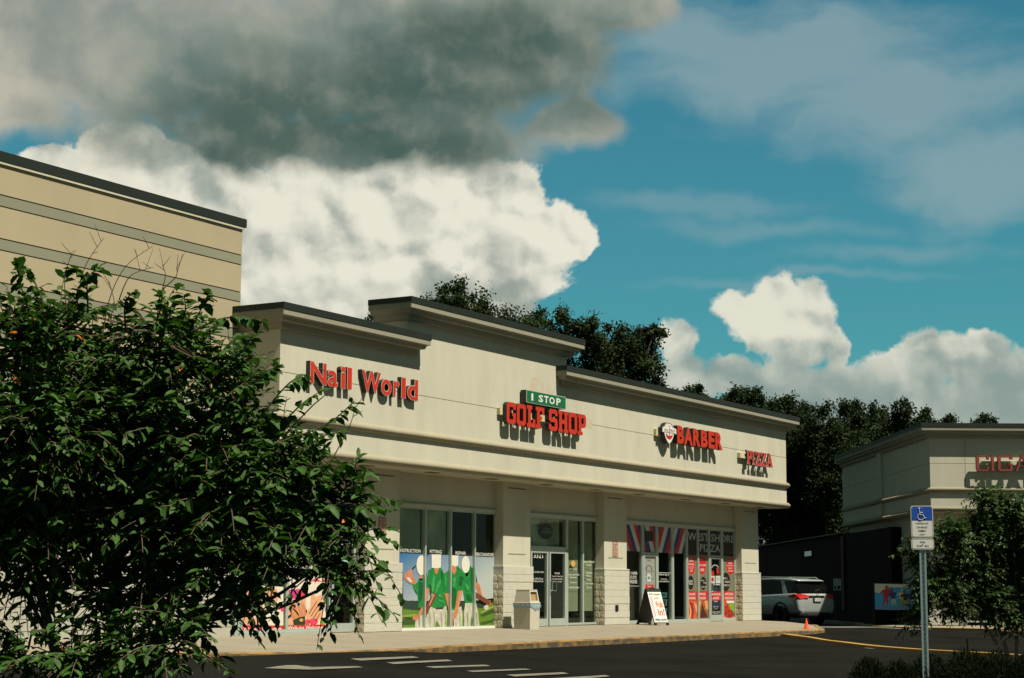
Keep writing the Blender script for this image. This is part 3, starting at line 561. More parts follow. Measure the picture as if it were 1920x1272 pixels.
  ('p','pr_food1d',3,[(26.769,0.518),(26.997,0.578),(27.067,0.363),(26.834,0.151),(26.671,0.244)]),
  ('p','pr_food1d',4,[(27.068,0.393),(27.372,0.361),(27.52,0.206),(27.212,0.116),(26.909,0.12)]),
  ('p','white',4,[(26.623,0.123),(27.21,0.07),(27.595,0.143),(27.577,0.057),(27.133,0.031),(26.621,0.043)]),
  ('p','pr_red2',5,[(26.729,0.426),(26.918,0.456),(26.952,0.318),(26.777,0.273)]),
  ('p','pr_red2',5,[(27.104,0.317),(27.293,0.3),(27.253,0.208),(27.078,0.225)]),
 ],
 'pizza_door': [
  ('p','pr_red2',0,[(25.577,1.698),(25.761,1.746),(25.867,1.58),(25.595,1.554)]),
  ('p','pr_red2',0,[(26.021,1.825),(26.207,1.858),(26.239,1.645),(26.052,1.597)]),
  ('p','pr_grey2',0,[(26.171,1.831),(26.142,1.86),(26.099,1.885),(26.044,1.903),(25.98,1.914),(25.913,1.918),(25.845,1.913),(25.781,1.9),(25.725,1.88),(25.681,1.854),(25.652,1.824),(25.603,1.836),(25.638,1.871),(25.691,1.901),(25.757,1.924),(25.832,1.939),(25.913,1.945),(25.994,1.941),(26.069,1.928),(26.135,1.907),(26.187,1.878),(26.221,1.844)]),
  ('p','pr_wht',1,[(25.522,1.553),(25.874,1.556),(25.867,1.293),(25.516,1.3)]),
  ('p','pr_red',2,[(25.804,1.434),(25.8,1.459),(25.785,1.481),(25.761,1.498),(25.73,1.509),(25.696,1.512),(25.662,1.508),(25.631,1.497),(25.607,1.479),(25.591,1.457),(25.585,1.433),(25.589,1.409),(25.604,1.387),(25.628,1.37),(25.659,1.359),(25.692,1.355),(25.726,1.359),(25.757,1.371),(25.782,1.388),(25.798,1.41)]),
  ('p','pr_wht',1,[(25.948,1.563),(26.348,1.567),(26.341,1.304),(25.941,1.302)]),
  ('p','pr_grey',2,[(26.005,1.491),(26.287,1.493),(26.286,1.481),(26.004,1.478)]),
  ('p','pr_grey',2,[(26.003,1.43),(26.285,1.432),(26.285,1.42),(26.003,1.418)]),
  ('p','pr_red',1,[(25.494,1.029),(26.453,1.031),(26.444,0.708),(25.486,0.71)]),
  ('t','SANDWICHES','white',2,25.522,26.377,0.884,0.969,0.03),
  ('t','HOAGIES','white',2,25.665,26.217,0.751,0.836,0.03),
  ('p','pr_navy',0,[(25.551,0.689),(26.324,0.672),(26.319,0.49),(25.547,0.524)]),
  ('t','OPEN','white',1,25.771,26.102,0.661,0.697,0.03),
  ('t','Mon-Sat','white',1,25.744,26.157,0.479,0.516,0.02),
  ('t','11 to 9','white',1,25.845,26.081,0.413,0.449,0.02),
  ('t','CALL 813-880-6060','white',1,25.638,26.285,0.298,0.341,0.02),
  ('t','westshore pizza','white',1,25.724,26.18,0.244,0.274,0.02),
  ('p','pr_navy',0,[(25.71,1.171),(26.337,1.164),(26.334,1.043),(25.707,1.05)]),
  ('p','pr_wht',0,[(25.713,1.283),(26.325,1.268),(26.265,1.234),(25.822,1.247)]),
 ],
 'nail_a': [
  ('p','pr_cream',0,[(0.213,1.13),(1.725,1.085),(1.763,0.045),(0.256,0.055)]),
  ('p','pr_peach',1,[(0.214,1.113),(0.848,1.099),(0.831,0.843),(0.894,0.604),(0.626,0.521),(0.658,0.386),(0.958,0.366),(0.937,0.204),(0.25,0.214)]),
  ('p','pr_peach2',2,[(0.647,0.674),(0.973,0.689),(0.958,0.366),(0.793,0.401),(0.64,0.521)]),
  ('p','pr_peach',2,[(1.549,0.877),(1.531,0.952),(1.485,1.019),(1.415,1.072),(1.328,1.106),(1.233,1.118),(1.139,1.106),(1.056,1.071),(0.991,1.018),(0.951,0.951),(0.939,0.877),(0.956,0.803),(1.002,0.737),(1.071,0.683),(1.156,0.649),(1.251,0.637),(1.345,0.648),(1.429,0.682),(1.495,0.735),(1.537,0.802)]),
  ('p','pr_dark',3,[(1.247,0.74),(1.24,0.782),(1.223,0.82),(1.197,0.851),(1.166,0.87),(1.131,0.877),(1.097,0.87),(1.067,0.851),(1.044,0.821),(1.03,0.783),(1.026,0.74),(1.033,0.698),(1.05,0.66),(1.076,0.629),(1.107,0.61),(1.142,0.603),(1.175,0.609),(1.206,0.629),(1.229,0.659),(1.243,0.697)]),
  ('p','pr_dark',3,[(1.419,0.619),(1.41,0.643),(1.385,0.664),(1.347,0.682),(1.3,0.693),(1.249,0.697),(1.197,0.693),(1.152,0.682),(1.116,0.665),(1.093,0.644),(1.086,0.62),(1.095,0.597),(1.119,0.575),(1.156,0.558),(1.203,0.546),(1.255,0.542),(1.306,0.546),(1.352,0.556),(1.388,0.573),(1.411,0.595)]),
  ('p','pr_cream',4,[(1.371,0.619),(1.366,0.631),(1.35,0.641),(1.326,0.65),(1.297,0.655),(1.264,0.657),(1.232,0.655),(1.202,0.65),(1.179,0.642),(1.165,0.632),(1.16,0.62),(1.166,0.608),(1.181,0.598),(1.205,0.589),(1.234,0.584),(1.267,0.582),(1.299,0.583),(1.329,0.588),(1.352,0.597),(1.366,0.607)]),
  ('p','pr_peach2',3,[(1.475,0.912),(1.469,0.944),(1.454,0.972),(1.432,0.995),(1.405,1.01),(1.376,1.015),(1.347,1.01),(1.321,0.995),(1.301,0.972),(1.288,0.943),(1.285,0.911),(1.291,0.88),(1.305,0.851),(1.327,0.828),(1.354,0.813),(1.384,0.808),(1.413,0.813),(1.439,0.828),(1.459,0.851),(1.471,0.88)]),
  ('p','pr_pink',2,[(1.769,0.582),(1.765,0.602),(1.754,0.621),(1.739,0.635),(1.719,0.645),(1.698,0.648),(1.677,0.645),(1.659,0.636),(1.645,0.621),(1.636,0.603),(1.633,0.583),(1.637,0.562),(1.647,0.544),(1.663,0.529),(1.682,0.52),(1.703,0.516),(1.724,0.52),(1.743,0.529),(1.757,0.543),(1.766,0.562)]),
  ('p','pr_red',5,[(0.25,0.219),(1.757,0.198),(1.763,0.045),(0.256,0.055)]),
  ('t','Waxing Welcome','white',6,0.296,1.674,0.084,0.174,0.04),
 ],
 'nail_b': [
  ('p','pr_cream',0,[(1.851,1.295),(3.357,1.307),(3.398,0.044),(1.896,0.052)]),
  ('p','pr_magenta',1,[(1.884,1.016),(2.576,1.053),(2.598,0.841),(2.235,0.807),(1.89,0.833)]),
  ('p','pr_pink',2,[(2.595,0.912),(2.586,0.937),(2.56,0.96),(2.521,0.978),(2.472,0.989),(2.417,0.993),(2.364,0.989),(2.315,0.977),(2.278,0.959),(2.254,0.937),(2.246,0.912),(2.255,0.887),(2.281,0.864),(2.32,0.846),(2.369,0.835),(2.423,0.831),(2.477,0.835),(2.525,0.846),(2.564,0.864),(2.588,0.887)]),
  ('p','pr_magenta',2,[(2.214,0.929),(2.205,0.954),(2.182,0.976),(2.147,0.993),(2.104,1.004),(2.055,1.008),(2.008,1.004),(1.965,0.993),(1.932,0.975),(1.91,0.953),(1.904,0.929),(1.912,0.905),(1.935,0.883),(1.97,0.866),(2.013,0.854),(2.061,0.851),(2.109,0.854),(2.152,0.866),(2.186,0.883),(2.207,0.905)]),
  ('p','pr_peach',1,[(1.877,0.816),(2.584,0.824),(2.59,0.207),(1.898,0.208)]),
  ('p','pr_peach2',2,[(1.951,0.563),(2.071,0.576),(2.266,0.334),(2.138,0.3)]),
  ('p','pr_violet',3,[(2.058,0.601),(2.056,0.614),(2.048,0.626),(2.036,0.635),(2.021,0.641),(2.005,0.643),(1.99,0.641),(1.975,0.635),(1.964,0.626),(1.958,0.614),(1.956,0.602),(1.958,0.589),(1.966,0.577),(1.978,0.568),(1.992,0.562),(2.008,0.559),(2.024,0.561),(2.038,0.567),(2.05,0.576),(2.056,0.588)]),
  ('p','pr_peach2',2,[(2.099,0.601),(2.219,0.614),(2.416,0.371),(2.286,0.337)]),
  ('p','pr_dark',3,[(2.207,0.639),(2.204,0.652),(2.196,0.663),(2.184,0.673),(2.169,0.679),(2.153,0.681),(2.137,0.679),(2.123,0.673),(2.112,0.664),(2.105,0.652),(2.103,0.639),(2.106,0.626),(2.114,0.614),(2.126,0.605),(2.14,0.599),(2.156,0.597),(2.172,0.599),(2.186,0.605),(2.198,0.614),(2.205,0.626)]),
  ('p','pr_peach2',2,[(2.247,0.638),(2.368,0.652),(2.566,0.408),(2.436,0.374)]),
  ('p','pr_violet',3,[(2.356,0.676),(2.353,0.689),(2.345,0.701),(2.333,0.711),(2.318,0.717),(2.302,0.719),(2.286,0.717),(2.272,0.711),(2.261,0.702),(2.254,0.69),(2.251,0.677),(2.254,0.664),(2.262,0.652),(2.274,0.643),(2.289,0.637),(2.305,0.635),(2.321,0.637),(2.335,0.642),(2.347,0.652),(2.354,0.663)]),
  ('p','pr_peach2',2,[(2.396,0.676),(2.518,0.69),(2.717,0.445),(2.586,0.411)]),
  ('p','pr_gold',3,[(2.506,0.715),(2.503,0.728),(2.495,0.739),(2.483,0.749),(2.468,0.755),(2.452,0.757),(2.436,0.755),(2.421,0.749),(2.41,0.74),(2.403,0.728),(2.401,0.715),(2.404,0.702),(2.412,0.69),(2.424,0.681),(2.438,0.675),(2.455,0.672),(2.471,0.674),(2.485,0.68),(2.497,0.69),(2.504,0.701)]),
  ('p','pr_dkgreen',3,[(2.109,0.318),(2.366,0.385),(2.569,0.401),(2.576,0.207),(2.141,0.204)]),
  ('p','pr_gold',4,[(2.502,0.313),(2.498,0.325),(2.487,0.336),(2.47,0.345),(2.448,0.351),(2.425,0.353),(2.402,0.351),(2.381,0.346),(2.364,0.338),(2.354,0.327),(2.351,0.315),(2.355,0.303),(2.366,0.292),(2.383,0.284),(2.404,0.278),(2.428,0.276),(2.451,0.277),(2.472,0.283),(2.488,0.291),(2.499,0.302)]),
  ('p','pr_gold',2,[(2.166,0.719),(2.159,0.739),(2.138,0.756),(2.105,0.77),(2.065,0.779),(2.021,0.783),(1.976,0.78),(1.937,0.771),(1.906,0.757),(1.886,0.74),(1.88,0.72),(1.888,0.701),(1.909,0.683),(1.941,0.669),(1.981,0.66),(2.025,0.657),(2.069,0.66),(2.109,0.669),(2.14,0.682),(2.16,0.7)]),
  ('p','pr_blue2',3,[(2.384,0.692),(2.381,0.703),(2.372,0.713),(2.359,0.721),(2.343,0.726),(2.325,0.727),(2.307,0.726),(2.291,0.721),(2.279,0.713),(2.271,0.703),(2.268,0.693),(2.271,0.682),(2.28,0.672),(2.293,0.664),(2.309,0.659),(2.327,0.657),(2.345,0.659),(2.361,0.664),(2.374,0.671),(2.382,0.681)]),
  ('p','pr_cream',2,[(2.591,1.036),(3.35,1.038),(3.378,0.196),(2.605,0.207)]),
  ('p','pr_peach',3,[(2.611,0.471),(2.767,0.629),(2.786,0.947),(2.903,0.983),(2.967,0.841),(3.174,0.912),(3.255,0.733),(3.251,0.376),(3.075,0.289),(2.618,0.242)]),
  ('p','pr_food2',4,[(2.699,0.47),(3.014,0.77),(3.036,0.752),(2.729,0.449)]),
  ('p','pr_food2',4,[(2.789,0.416),(3.059,0.672),(3.081,0.654),(2.819,0.395)]),
  ('p','pr_food2',4,[(2.879,0.362),(3.104,0.573),(3.126,0.555),(2.909,0.341)]),
  ('p','pr_food2',4,[(2.97,0.308),(3.149,0.475),(3.171,0.457),(3.0,0.286)]),
  ('p','pr_pink',4,[(3.081,0.271),(3.071,0.294),(3.044,0.315),(3.003,0.332),(2.951,0.344),(2.894,0.348),(2.838,0.345),(2.787,0.335),(2.747,0.319),(2.722,0.299),(2.714,0.276),(2.724,0.253),(2.75,0.232),(2.791,0.215),(2.843,0.204),(2.899,0.199),(2.956,0.202),(3.007,0.212),(3.047,0.228),(3.073,0.248)]),
  ('p','pr_pink',4,[(2.75,0.266),(2.745,0.287),(2.731,0.306),(2.711,0.321),(2.686,0.331),(2.659,0.335),(2.632,0.332),(2.608,0.322),(2.589,0.308),(2.577,0.289),(2.574,0.269),(2.579,0.248),(2.592,0.229),(2.612,0.214),(2.636,0.204),(2.664,0.201),(2.691,0.203),(2.715,0.213),(2.734,0.227),(2.746,0.246)]),
  ('p','pr_lettuce',4,[(3.391,0.258),(3.384,0.281),(3.366,0.301),(3.339,0.317),(3.305,0.327),(3.268,0.331),(3.231,0.328),(3.198,0.318),(3.172,0.303),(3.155,0.283),(3.15,0.261),(3.157,0.239),(3.174,0.219),(3.201,0.203),(3.235,0.193),(3.272,0.189),(3.31,0.192),(3.343,0.201),(3.369,0.217),(3.385,0.236)]),
  ('p','pr_pink',3,[(2.776,1.232),(2.981,1.313),(3.164,1.216)]),
  ('p','pr_pink',3,[(3.134,1.216),(3.342,1.289),(3.345,1.217)]),
  ('p','pr_red',5,[(1.89,0.203),(3.347,0.2),(3.352,0.05),(1.895,0.057)]),
  ('t','Walk-ins Welcome','white',6,1.907,3.282,0.095,0.186,0.04),
  ('t','WAXING','white',2,1.955,2.404,1.752,1.811,0.03),
  ('t','EYE LASH','white',2,1.939,2.539,1.633,1.703,0.03),
  ('t','GIFT CERTIFICATES','white',2,1.949,3.137,1.51,1.58,0.03),
  ('t','SOLAR NAILS','white',0,1.852,2.747,2.004,2.075,0.03),
  ('t','ACRYLIC NAILS','white',0,1.856,2.751,1.884,1.955,0.03),
  ('p','pr_cream',1,[(2.758,1.765),(3.101,1.771),(3.116,1.305),(2.774,1.303)]),
 ],
 'nail_c': [
  ('t','ACRYLIC NAILS','white',7,0.539,1.449,1.993,2.062,0.03),
 ],
 'nail_door': [
  ('p','pr_mint',0,[(3.661,1.799),(4.329,1.811),(4.335,1.627),(3.667,1.618)]),
  ('p','blackfilm',1,[(3.724,1.746),(3.785,1.783),(3.88,1.694),(3.789,1.656)]),
  ('t','MON  SAT','white',0,3.686,4.276,1.516,1.589,0.03),
  ('t','9:30-7:30','white',0,3.714,4.28,1.396,1.477,0.03),
  ('t','813-443-6011','white',0,3.693,4.283,1.298,1.363,0.03),
  ('t','WELCOME','white',0,3.652,4.304,2.042,2.115,0.03),
 ],
}

# ---------------------------------------------------------------- ground
CP = [(-14,-4.3,-.14),(-8,-4.3,-.14),(-4.5,-4.3,-.15),(-2.5,-4.3,-.165),(0,-4.3,-.27),(4,-4.3,-.27),(8,-4.3,-.27),(12,-4.3,-.27),(16,-4.3,-.27),(20,-4.3,-.27),(23,-4.3,-.26),
(-12,-17,-.557),(-6,-17,-.557),(0,-17,-.557),(6,-17,-.557),(15,-18,-.557),(-12,-10,-.37),(-4,-9,-.32),(0,-10,-.4),(6,-10,-.4),(12,-10,-.4),(17,-9,-.36),(20,-13,-.44),
(25,-9,-.41),(28,-6,-.37),(31,-3,-.33),(27,-1,-.27),(31,2,-.27),(34,3,-.27),(36,1,-.3),(39,4,-.32),(43,8,-.36),(48,14,-.45),(35,12,-.3),(36,25,-.4),(50,25,-.5),
(-20,-30,-.557),(0,-30,-.557),(20,-30,-.557),(40,-20,-.5),(-32,-25,-.557),(-30,-12,-.45),(-25,-4,-.15),(0,-50,-.557),(60,-40,-.557)]
def asp(X, Y):
    s = ww = 0
    for a, b, z in CP:
        k = ((X - a) ** 2 + (Y - b) ** 2 + .3) ** -2.0; s += k * z; ww += k
    return s / ww
g = MB(); nx, ny = 110, 96
xs = [-60 + 140 * i / nx for i in range(nx + 1)]; ys = [-60 + 110 * j / ny for j in range(ny + 1)]
g.add([(x, y, asp(x, y)) for y in ys for x in xs], [(j * (nx + 1) + i, j * (nx + 1) + i + 1, (j + 1) * (nx + 1) + i + 1, (j + 1) * (nx + 1) + i) for j in range(ny) for i in range(nx)], 'asphalt')
tag(g.build('parking_lot_asphalt', smooth=True), kind='structure')
g = MB(); g.add([(-1500, -1500, -1.2), (1500, -1500, -1.2), (1500, 1500, -1.2), (-1500, 1500, -1.2)], [(0, 1, 2, 3)], 'ground_green'); tag(g.build('ground'), kind='structure')
# worn pale asphalt patch in the drive aisle
def drape(mb, pts, mt, off=.005, n=1):
    mb.add([(x, y, asp(x, y) + off) for x, y in pts], [tuple(range(len(pts)))], mt)
def strip(mb, pts, wd, mt, off=.006, h=0.0):
    P = [Vector((x, y, 0)) for x, y in pts]; L_, R_ = [], []
    for i, p in enumerate(P):
        d = (P[min(i + 1, len(P) - 1)] - P[max(i - 1, 0)]).normalized(); nrm = Vector((-d.y, d.x, 0)) * wd / 2
        L_.append(p + nrm); R_.append(p - nrm)
    vs = []
    for a, b in zip(L_, R_):
        za = asp(a.x, a.y) + off; zb = asp(b.x, b.y) + off
        vs += [(a.x, a.y, za + h), (b.x, b.y, zb + h), (a.x, a.y, za - .1), (b.x, b.y, zb - .1)]
    fs = []
    for i in range(len(P) - 1):
        o = i * 4; fs += [(o, o + 1, o + 5, o + 4), (o + 2, o, o + 4, o + 6), (o + 1, o + 3, o + 7, o + 5)]
    k = (len(P) - 1) * 4; fs += [(0, 2, 3, 1), (k, k + 1, k + 3, k + 2)]
    mb.add(vs, fs, mt)
def dens(pts, n=6):
    o = []
    for i in range(len(pts) - 1):
        for k in range(n): t_ = k / n; o.append((pts[i][0] + (pts[i + 1][0] - pts[i][0]) * t_, pts[i][1] + (pts[i + 1][1] - pts[i][1]) * t_))
    return o + [pts[-1]]
g = MB()
strip(g, dens([(29.5, 1.2), (32.5, 0.4), (35.5, -1.5), (33.5, -4.0)], 6), 1.6, 'asphalt_old', .010)
tag(g.build('worn_asphalt_band'), kind='structure')
# sidewalk : top falls away from the wall; curved nose at the right, ramp at the left
def swz(X, Y):
    t_ = max(0.0, min(1.0, (1.1 - Y) / 5.3)); z = -.13 * t_
    if X < 0: z += (-.02 if X > -5 else .0) * t_ + (.09 * t_ * min(1, max(0, (-X - 4.5) / 4)))
    if X > 29.3: z -= .13 * min(1, (X - 29.3) / 2)
    if X > 20 and Y < -2.5: z -= .05 * min(1, (X - 20) / 4)
    return z
def edge(X):                                    # front edge of the walk
    if X < 20.5: return -4.15
    return -4.15 + (X - 20.5) ** 2 * .055
W_ = MB(); cols = []
XS = [-60, -40, -20] + [-14 + i * .5 for i in range(0, 92)]
for X in XS:
    if X > 31: break
    e_ = edge(X); yb = 1.25 if X < 29.3 else 1.25 - (X - 29.3) * .2
    cols.append([(X, e_ + (yb - e_) * j / 10) for j in range(11)])
vs = [(x, y, swz(x, y)) for c_ in cols for x, y in c_]; nc = len(cols)
W_.add(vs, [(i * 11 + j, (i + 1) * 11 + j, (i + 1) * 11 + j + 1, i * 11 + j + 1) for i in range(nc - 1) for j in range(10)], 'concrete')
for i in range(nc - 1):                        # faint saw-cut joints, every couple of metres
    X = cols[i][0][0]
    if X > -14 and abs(X * 2 - round(X * 2)) < .01 and int(round(X * 2)) % 4 == 0 and X < 29:
        W_.add([(X, cols[i][0][1], swz(X, cols[i][0][1]) + .004), (X + .018, cols[i][0][1], swz(X, cols[i][0][1]) + .004), (X + .018, 1.0, swz(X, 1.0) + .004), (X, 1.0, swz(X, 1.0) + .004)], [(0, 1, 2, 3)], 'groove')
last = cols[-1]; W_.add([(x, y, swz(x, y)) for x, y in last] + [(x + .02, y, -.5) for x, y in last], [(j, j + 11, j + 12, j + 1) for j in range(10)], 'concrete')
tag(W_.build('sidewalk', smooth=True), kind='structure')
K = MB()
def kerb(mb, pts, zt, wd, mt, drop=.5, seg=0):
    """kerb stone along pts (outer edge), top zt(x,y)"""
    P = [Vector((x, y, 0)) for x, y in pts]; vs = []
    for i, p in enumerate(P):
        d = (P[min(i + 1, len(P) - 1)] - P[max(i - 1, 0)]).normalized(); nrm = Vector((-d.y, d.x, 0)); z = zt(p.x, p.y); q = p + nrm * wd
        vs += [(p.x - nrm.x * .03, p.y - nrm.y * .03, z - drop), (p.x, p.y, z - .03), (p.x + nrm.x * .02, p.y + nrm.y * .02, z), (q.x, q.y, z + .0), (q.x, q.y, z - drop)]
    n = len(P); fs = [(i * 5 + k, (i + 1) * 5 + k, (i + 1) * 5 + k + 1, i * 5 + k + 1) for i in range(n - 1) for k in range(4)]
    fs += [(0, 1, 2, 3, 4), tuple((n - 1) * 5 + k for k in (4, 3, 2, 1, 0))]
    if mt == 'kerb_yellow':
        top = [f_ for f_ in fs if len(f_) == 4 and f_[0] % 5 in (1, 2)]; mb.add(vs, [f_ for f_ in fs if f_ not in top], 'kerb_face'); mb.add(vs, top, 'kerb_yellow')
    else: mb.add(vs, fs, mt)
kp = [(x, edge(x) - .15) for x in [-60, -30, -16] + [-14 + i * .5 for i in range(0, 82)]] 
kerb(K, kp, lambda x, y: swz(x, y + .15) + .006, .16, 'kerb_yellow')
tag(K.build('kerb'), kind='structure')
L_ = MB(); strip(L_, dens([(18.9, -4.33), (16.9, -5.6), (15.01, -7.12), (13.32, -9.06), (11.46, -10.8), (10.47, -12.16), (10.03, -13.59), (10.0, -16)], 5), .26, 'line_yellow', .005, .06)
tag(L_.build('yellow_kerb_strip'), kind='structure')
M_ = MB()
for b in [[[-5.72,-6.21],[-3.82,-6.25],[-3.91,-6.46],[-5.93,-6.57]],[[-5.62,-6.9],[-3.51,-6.82],[-3.61,-6.99],[-5.72,-7.14]],[[-5.41,-7.58],[-3.64,-7.71],[-3.95,-8.02],[-5.59,-7.88]],[[-5.95,-8.75],[-4.45,-9.02],[-4.71,-9.3],[-6.34,-9.15]],[[-6.72,-10.0],[-5.28,-10.23],[-5.65,-10.56],[-7.01,-10.34]],[[-7.01,-10.93],[-5.56,-11.18],[-5.76,-11.37],[-7.3,-11.27]],[[-8.4,-7.38],[-7.36,-7.54],[-7.48,-7.74],[-8.39,-7.7]],[[-9.2,-7.06],[-8.55,-6.97],[-8.36,-7.05],[-8.38,-7.71],[-8.73,-7.6]],[[13.1,-8.86],[12.77,-9.26],[12.5,-9.3],[12.83,-9.0]]]:
    drape(M_, b[::-1], 'line_white', .012)
tag(M_.build('painted_crosswalk_bars'), kind='structure')

# ---------------------------------------------------------------- shared facade pieces (local frame: x along, y inwards, z up)
def cornice(parent, x0, x1, zt, yl, yr, name='cornice'):
    """wall runs x0..x1 at y=0; left / right returns go back to yl / yr"""
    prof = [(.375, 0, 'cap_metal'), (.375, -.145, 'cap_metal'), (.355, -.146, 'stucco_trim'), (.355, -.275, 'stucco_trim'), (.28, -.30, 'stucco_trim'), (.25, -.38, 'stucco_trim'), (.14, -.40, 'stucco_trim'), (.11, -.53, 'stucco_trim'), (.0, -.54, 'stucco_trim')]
    c_ = MB(); t_ = MB()
    def ring(o, z): return [(x0 - o, yl, zt + z), (x0 - o, -o, zt + z), (x1 + o, -o, zt + z), (x1 + o, yr, zt + z)]
    for i in range(len(prof) - 1):
        a = ring(prof[i][0], prof[i][1]); b = ring(prof[i + 1][0], prof[i + 1][1]); mt = prof[i][2] if prof[i][2] == prof[i + 1][2] else 'stucco_trim'
        (c_ if mt == 'cap_metal' else t_).add(a + b, [(0, 4, 5, 1), (1, 5, 6, 2), (2, 6, 7, 3)], mt)
    for side in (0, 3):                         # close the two return ends
        pts = [ring(o, z)[side] for o, z, _ in prof]
        inner = [(x0 if side == 0 else x1, pts[0][1], pts[-1][2]), (x0 if side == 0 else x1, pts[0][1], pts[0][2])]
        t_.poly(pts[2:] + [inner[0]] + [(inner[1][0], pts[0][1], pts[2][2])], 'stucco_trim')
        c_.poly(pts[:2] + [(inner[1][0], pts[0][1], pts[1][2]), inner[1]], 'cap_metal')
    a = ring(.375, 0); yi = max(yl, yr)
    c_.add([a[0], a[1], a[2], a[3], (x1, yr, zt), (x1, .25, zt), (x0, .25, zt), (x0, yl, zt)], [(0, 1, 6, 7), (1, 2, 5, 6), (2, 3, 4, 5)], 'cap_metal')
    o = t_.build(name, parent); c_.build('metal_cap', o); return o
def half_round(mb, pts, z, r, mt, n=10):
    """half-round band; pts = plan outline of the wall corner line, outward = right-hand side"""
    P = [Vector((x, y, 0)) for x, y in pts]; vs = []
    for i, p in enumerate(P):
        n1 = n2 = None
        if i > 0: d = (p - P[i - 1]).normalized(); n1 = Vector((d.y, -d.x, 0))
        if i < len(P) - 1: d = (P[i + 1] - p).normalized(); n2 = Vector((d.y, -d.x, 0))
        nn = n1 if n2 is None else n2 if n1 is None else (n1 + n2) / (1 + n1.dot(n2))
        for k in range(n + 1): a = -PI / 2 + PI * k / n; q = p + nn * r * math.cos(a); vs.append((q.x, q.y, z + r * math.sin(a)))
    m_ = n + 1
    mb.add(vs, [(i * m_ + k, (i + 1) * m_ + k, (i + 1) * m_ + k + 1, i * m_ + k + 1) for i in range(len(P) - 1) for k in range(n)], mt)
def moulding(parent, pts, z, r=.105):
    a = MB(); half_round(a, pts, z, r, 'moulding'); return a.build('moulding', parent, smooth=True)
def block_courses(mb, x0, x1, y0, y1, n, h, rough_left=True, z0=0.0):
    for k in range(n):
        za, zb = z0 + k * h + .002, z0 + (k + 1) * h - .002
        j = [rnd.uniform(-.006, .006) for _ in range(2)]
        mb.box(x0 + .0, x1 + j[0], y0 + j[1], y1, za, zb, 'block', bev=.006)
    mb.box(x0 + .02, x1 - .02, y0 + .012, y1, z0 - .15, z0 + n * h - .01, 'mortar')
def rough_side(mb, x, y0, y1, n, h, z0=0.0):
    for k in range(n):                           # split-face blocks seen on the pillar's side
        for (ya, yb) in ((y0, y0 + (y1 - y0) * (.5 if k % 2 else .62)), (y0 + (y1 - y0) * (.5 if k % 2 else .62), y1)):
            za, zb = z0 + k * h + .003, z0 + (k + 1) * h - .003; ya2, yb2 = ya + .003, yb - .003
            G = 4; vs = []
            for i in range(G + 1):
                for jj in range(G + 1):
                    ed = i in (0, G) or jj in (0, G); vs.append((x - (.0 if ed else rnd.uniform(.002, .009)), ya2 + (yb2 - ya2) * i / G, za + (zb - za) * jj / G))
            mb.add(vs, [(i * (G + 1) + jj, i * (G + 1) + jj + 1, (i + 1) * (G + 1) + jj + 1, (i + 1) * (G + 1) + jj) for i in range(G) for jj in range(G)], 'block_rough')
    mb.box(x + .004, x + .02, y0, y1, z0, z0 + n * h, 'mortar')

# ---------------------------------------------------------------- the shop building
Y2, Y3 = .785, 1.104
shop = thing('shop_building', 'cream stucco strip of shops with stepped parapet, dark metal roof edge and stone-block pillars', 'building')
ZG = 5.884
f = MB()
f.prism([(0, 4.04), (29.87, 4.04), (29.87, ZG - .007), (0, ZG - .007)], 0, .5, 'stucco')
f.prism([(0, ZG + .007), (29.87, ZG + .007), (29.87, 7.0), (13.30, 7.0), (13.30, 7.78), (5.08, 7.78), (5.08, 7.0), (0, 7.0)], 0, .5, 'stucco')
f.box(.006, 29.864, .012, .49, ZG - .02, ZG + .02, 'groove')
f.box(0, .5, .5, 1.3, 4.04, 7.0, 'stucco'); f.box(29.37, 29.87, .5, 9, 4.04, 7.0, 'stucco')
f.box(.02, 29.85, .5, 1.2, 6.98, 7.3, 'stucco'); f.box(5.09, 13.29, .5, .95, 7.31, 8.1, 'stucco')
f.build('fascia_wall', shop)
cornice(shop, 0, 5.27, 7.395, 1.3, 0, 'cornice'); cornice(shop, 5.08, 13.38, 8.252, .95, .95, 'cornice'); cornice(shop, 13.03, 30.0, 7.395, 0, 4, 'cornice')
f = MB(); f.box(.0, 5.28, .0, .3, 6.99, 7.39, 'stucco'); f.box(5.09, 13.37, .001, .3, 7.77, 8.245, 'stucco'); f.box(13.31, 29.86, .001, .3, 6.99, 7.39, 'stucco'); f.build('parapet', shop)
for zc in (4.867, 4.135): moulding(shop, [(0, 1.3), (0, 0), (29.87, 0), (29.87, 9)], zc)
f = MB(); f.box(.0, 29.87, .0, 9, 4.036, 4.039, 'stucco'); f.build('soffit', shop)
for x in (1.1, 4.1, 7.05, 9.99, 13.0, 16.0, 18.9, 22.3, 25.5, 28.6):
    v_ = MB(); v_.box(x - .22, x + .22, .38, .60, 4.024, 4.036, 'alu_dark')
    for k in range(4): v_.box(x - .20, x + .20, .40 + k * .05, .42 + k * .05, 4.018, 4.024, 'stucco_trim')
    v_.build('soffit_vent', shop)
f = MB(); f.box(0, 29.23, Y3 + .0, Y3 + .2, 3.20, 4.035, 'stucco'); f.box(29.03, 29.23, Y3, 14, 0, 4.035, 'stucco'); f.build('wall', shop)
f = MB(); f.box(0, 29.8, 1.21, 14, 6.6, 6.8, 'black_matt'); f.box(0, 29.8, 13.8, 14, -.3, 6.6, 'wall_pale'); f.box(29.24, 29.37, 9, 14, 4.04, 6.6, 'stucco'); f.build('roof', shop)
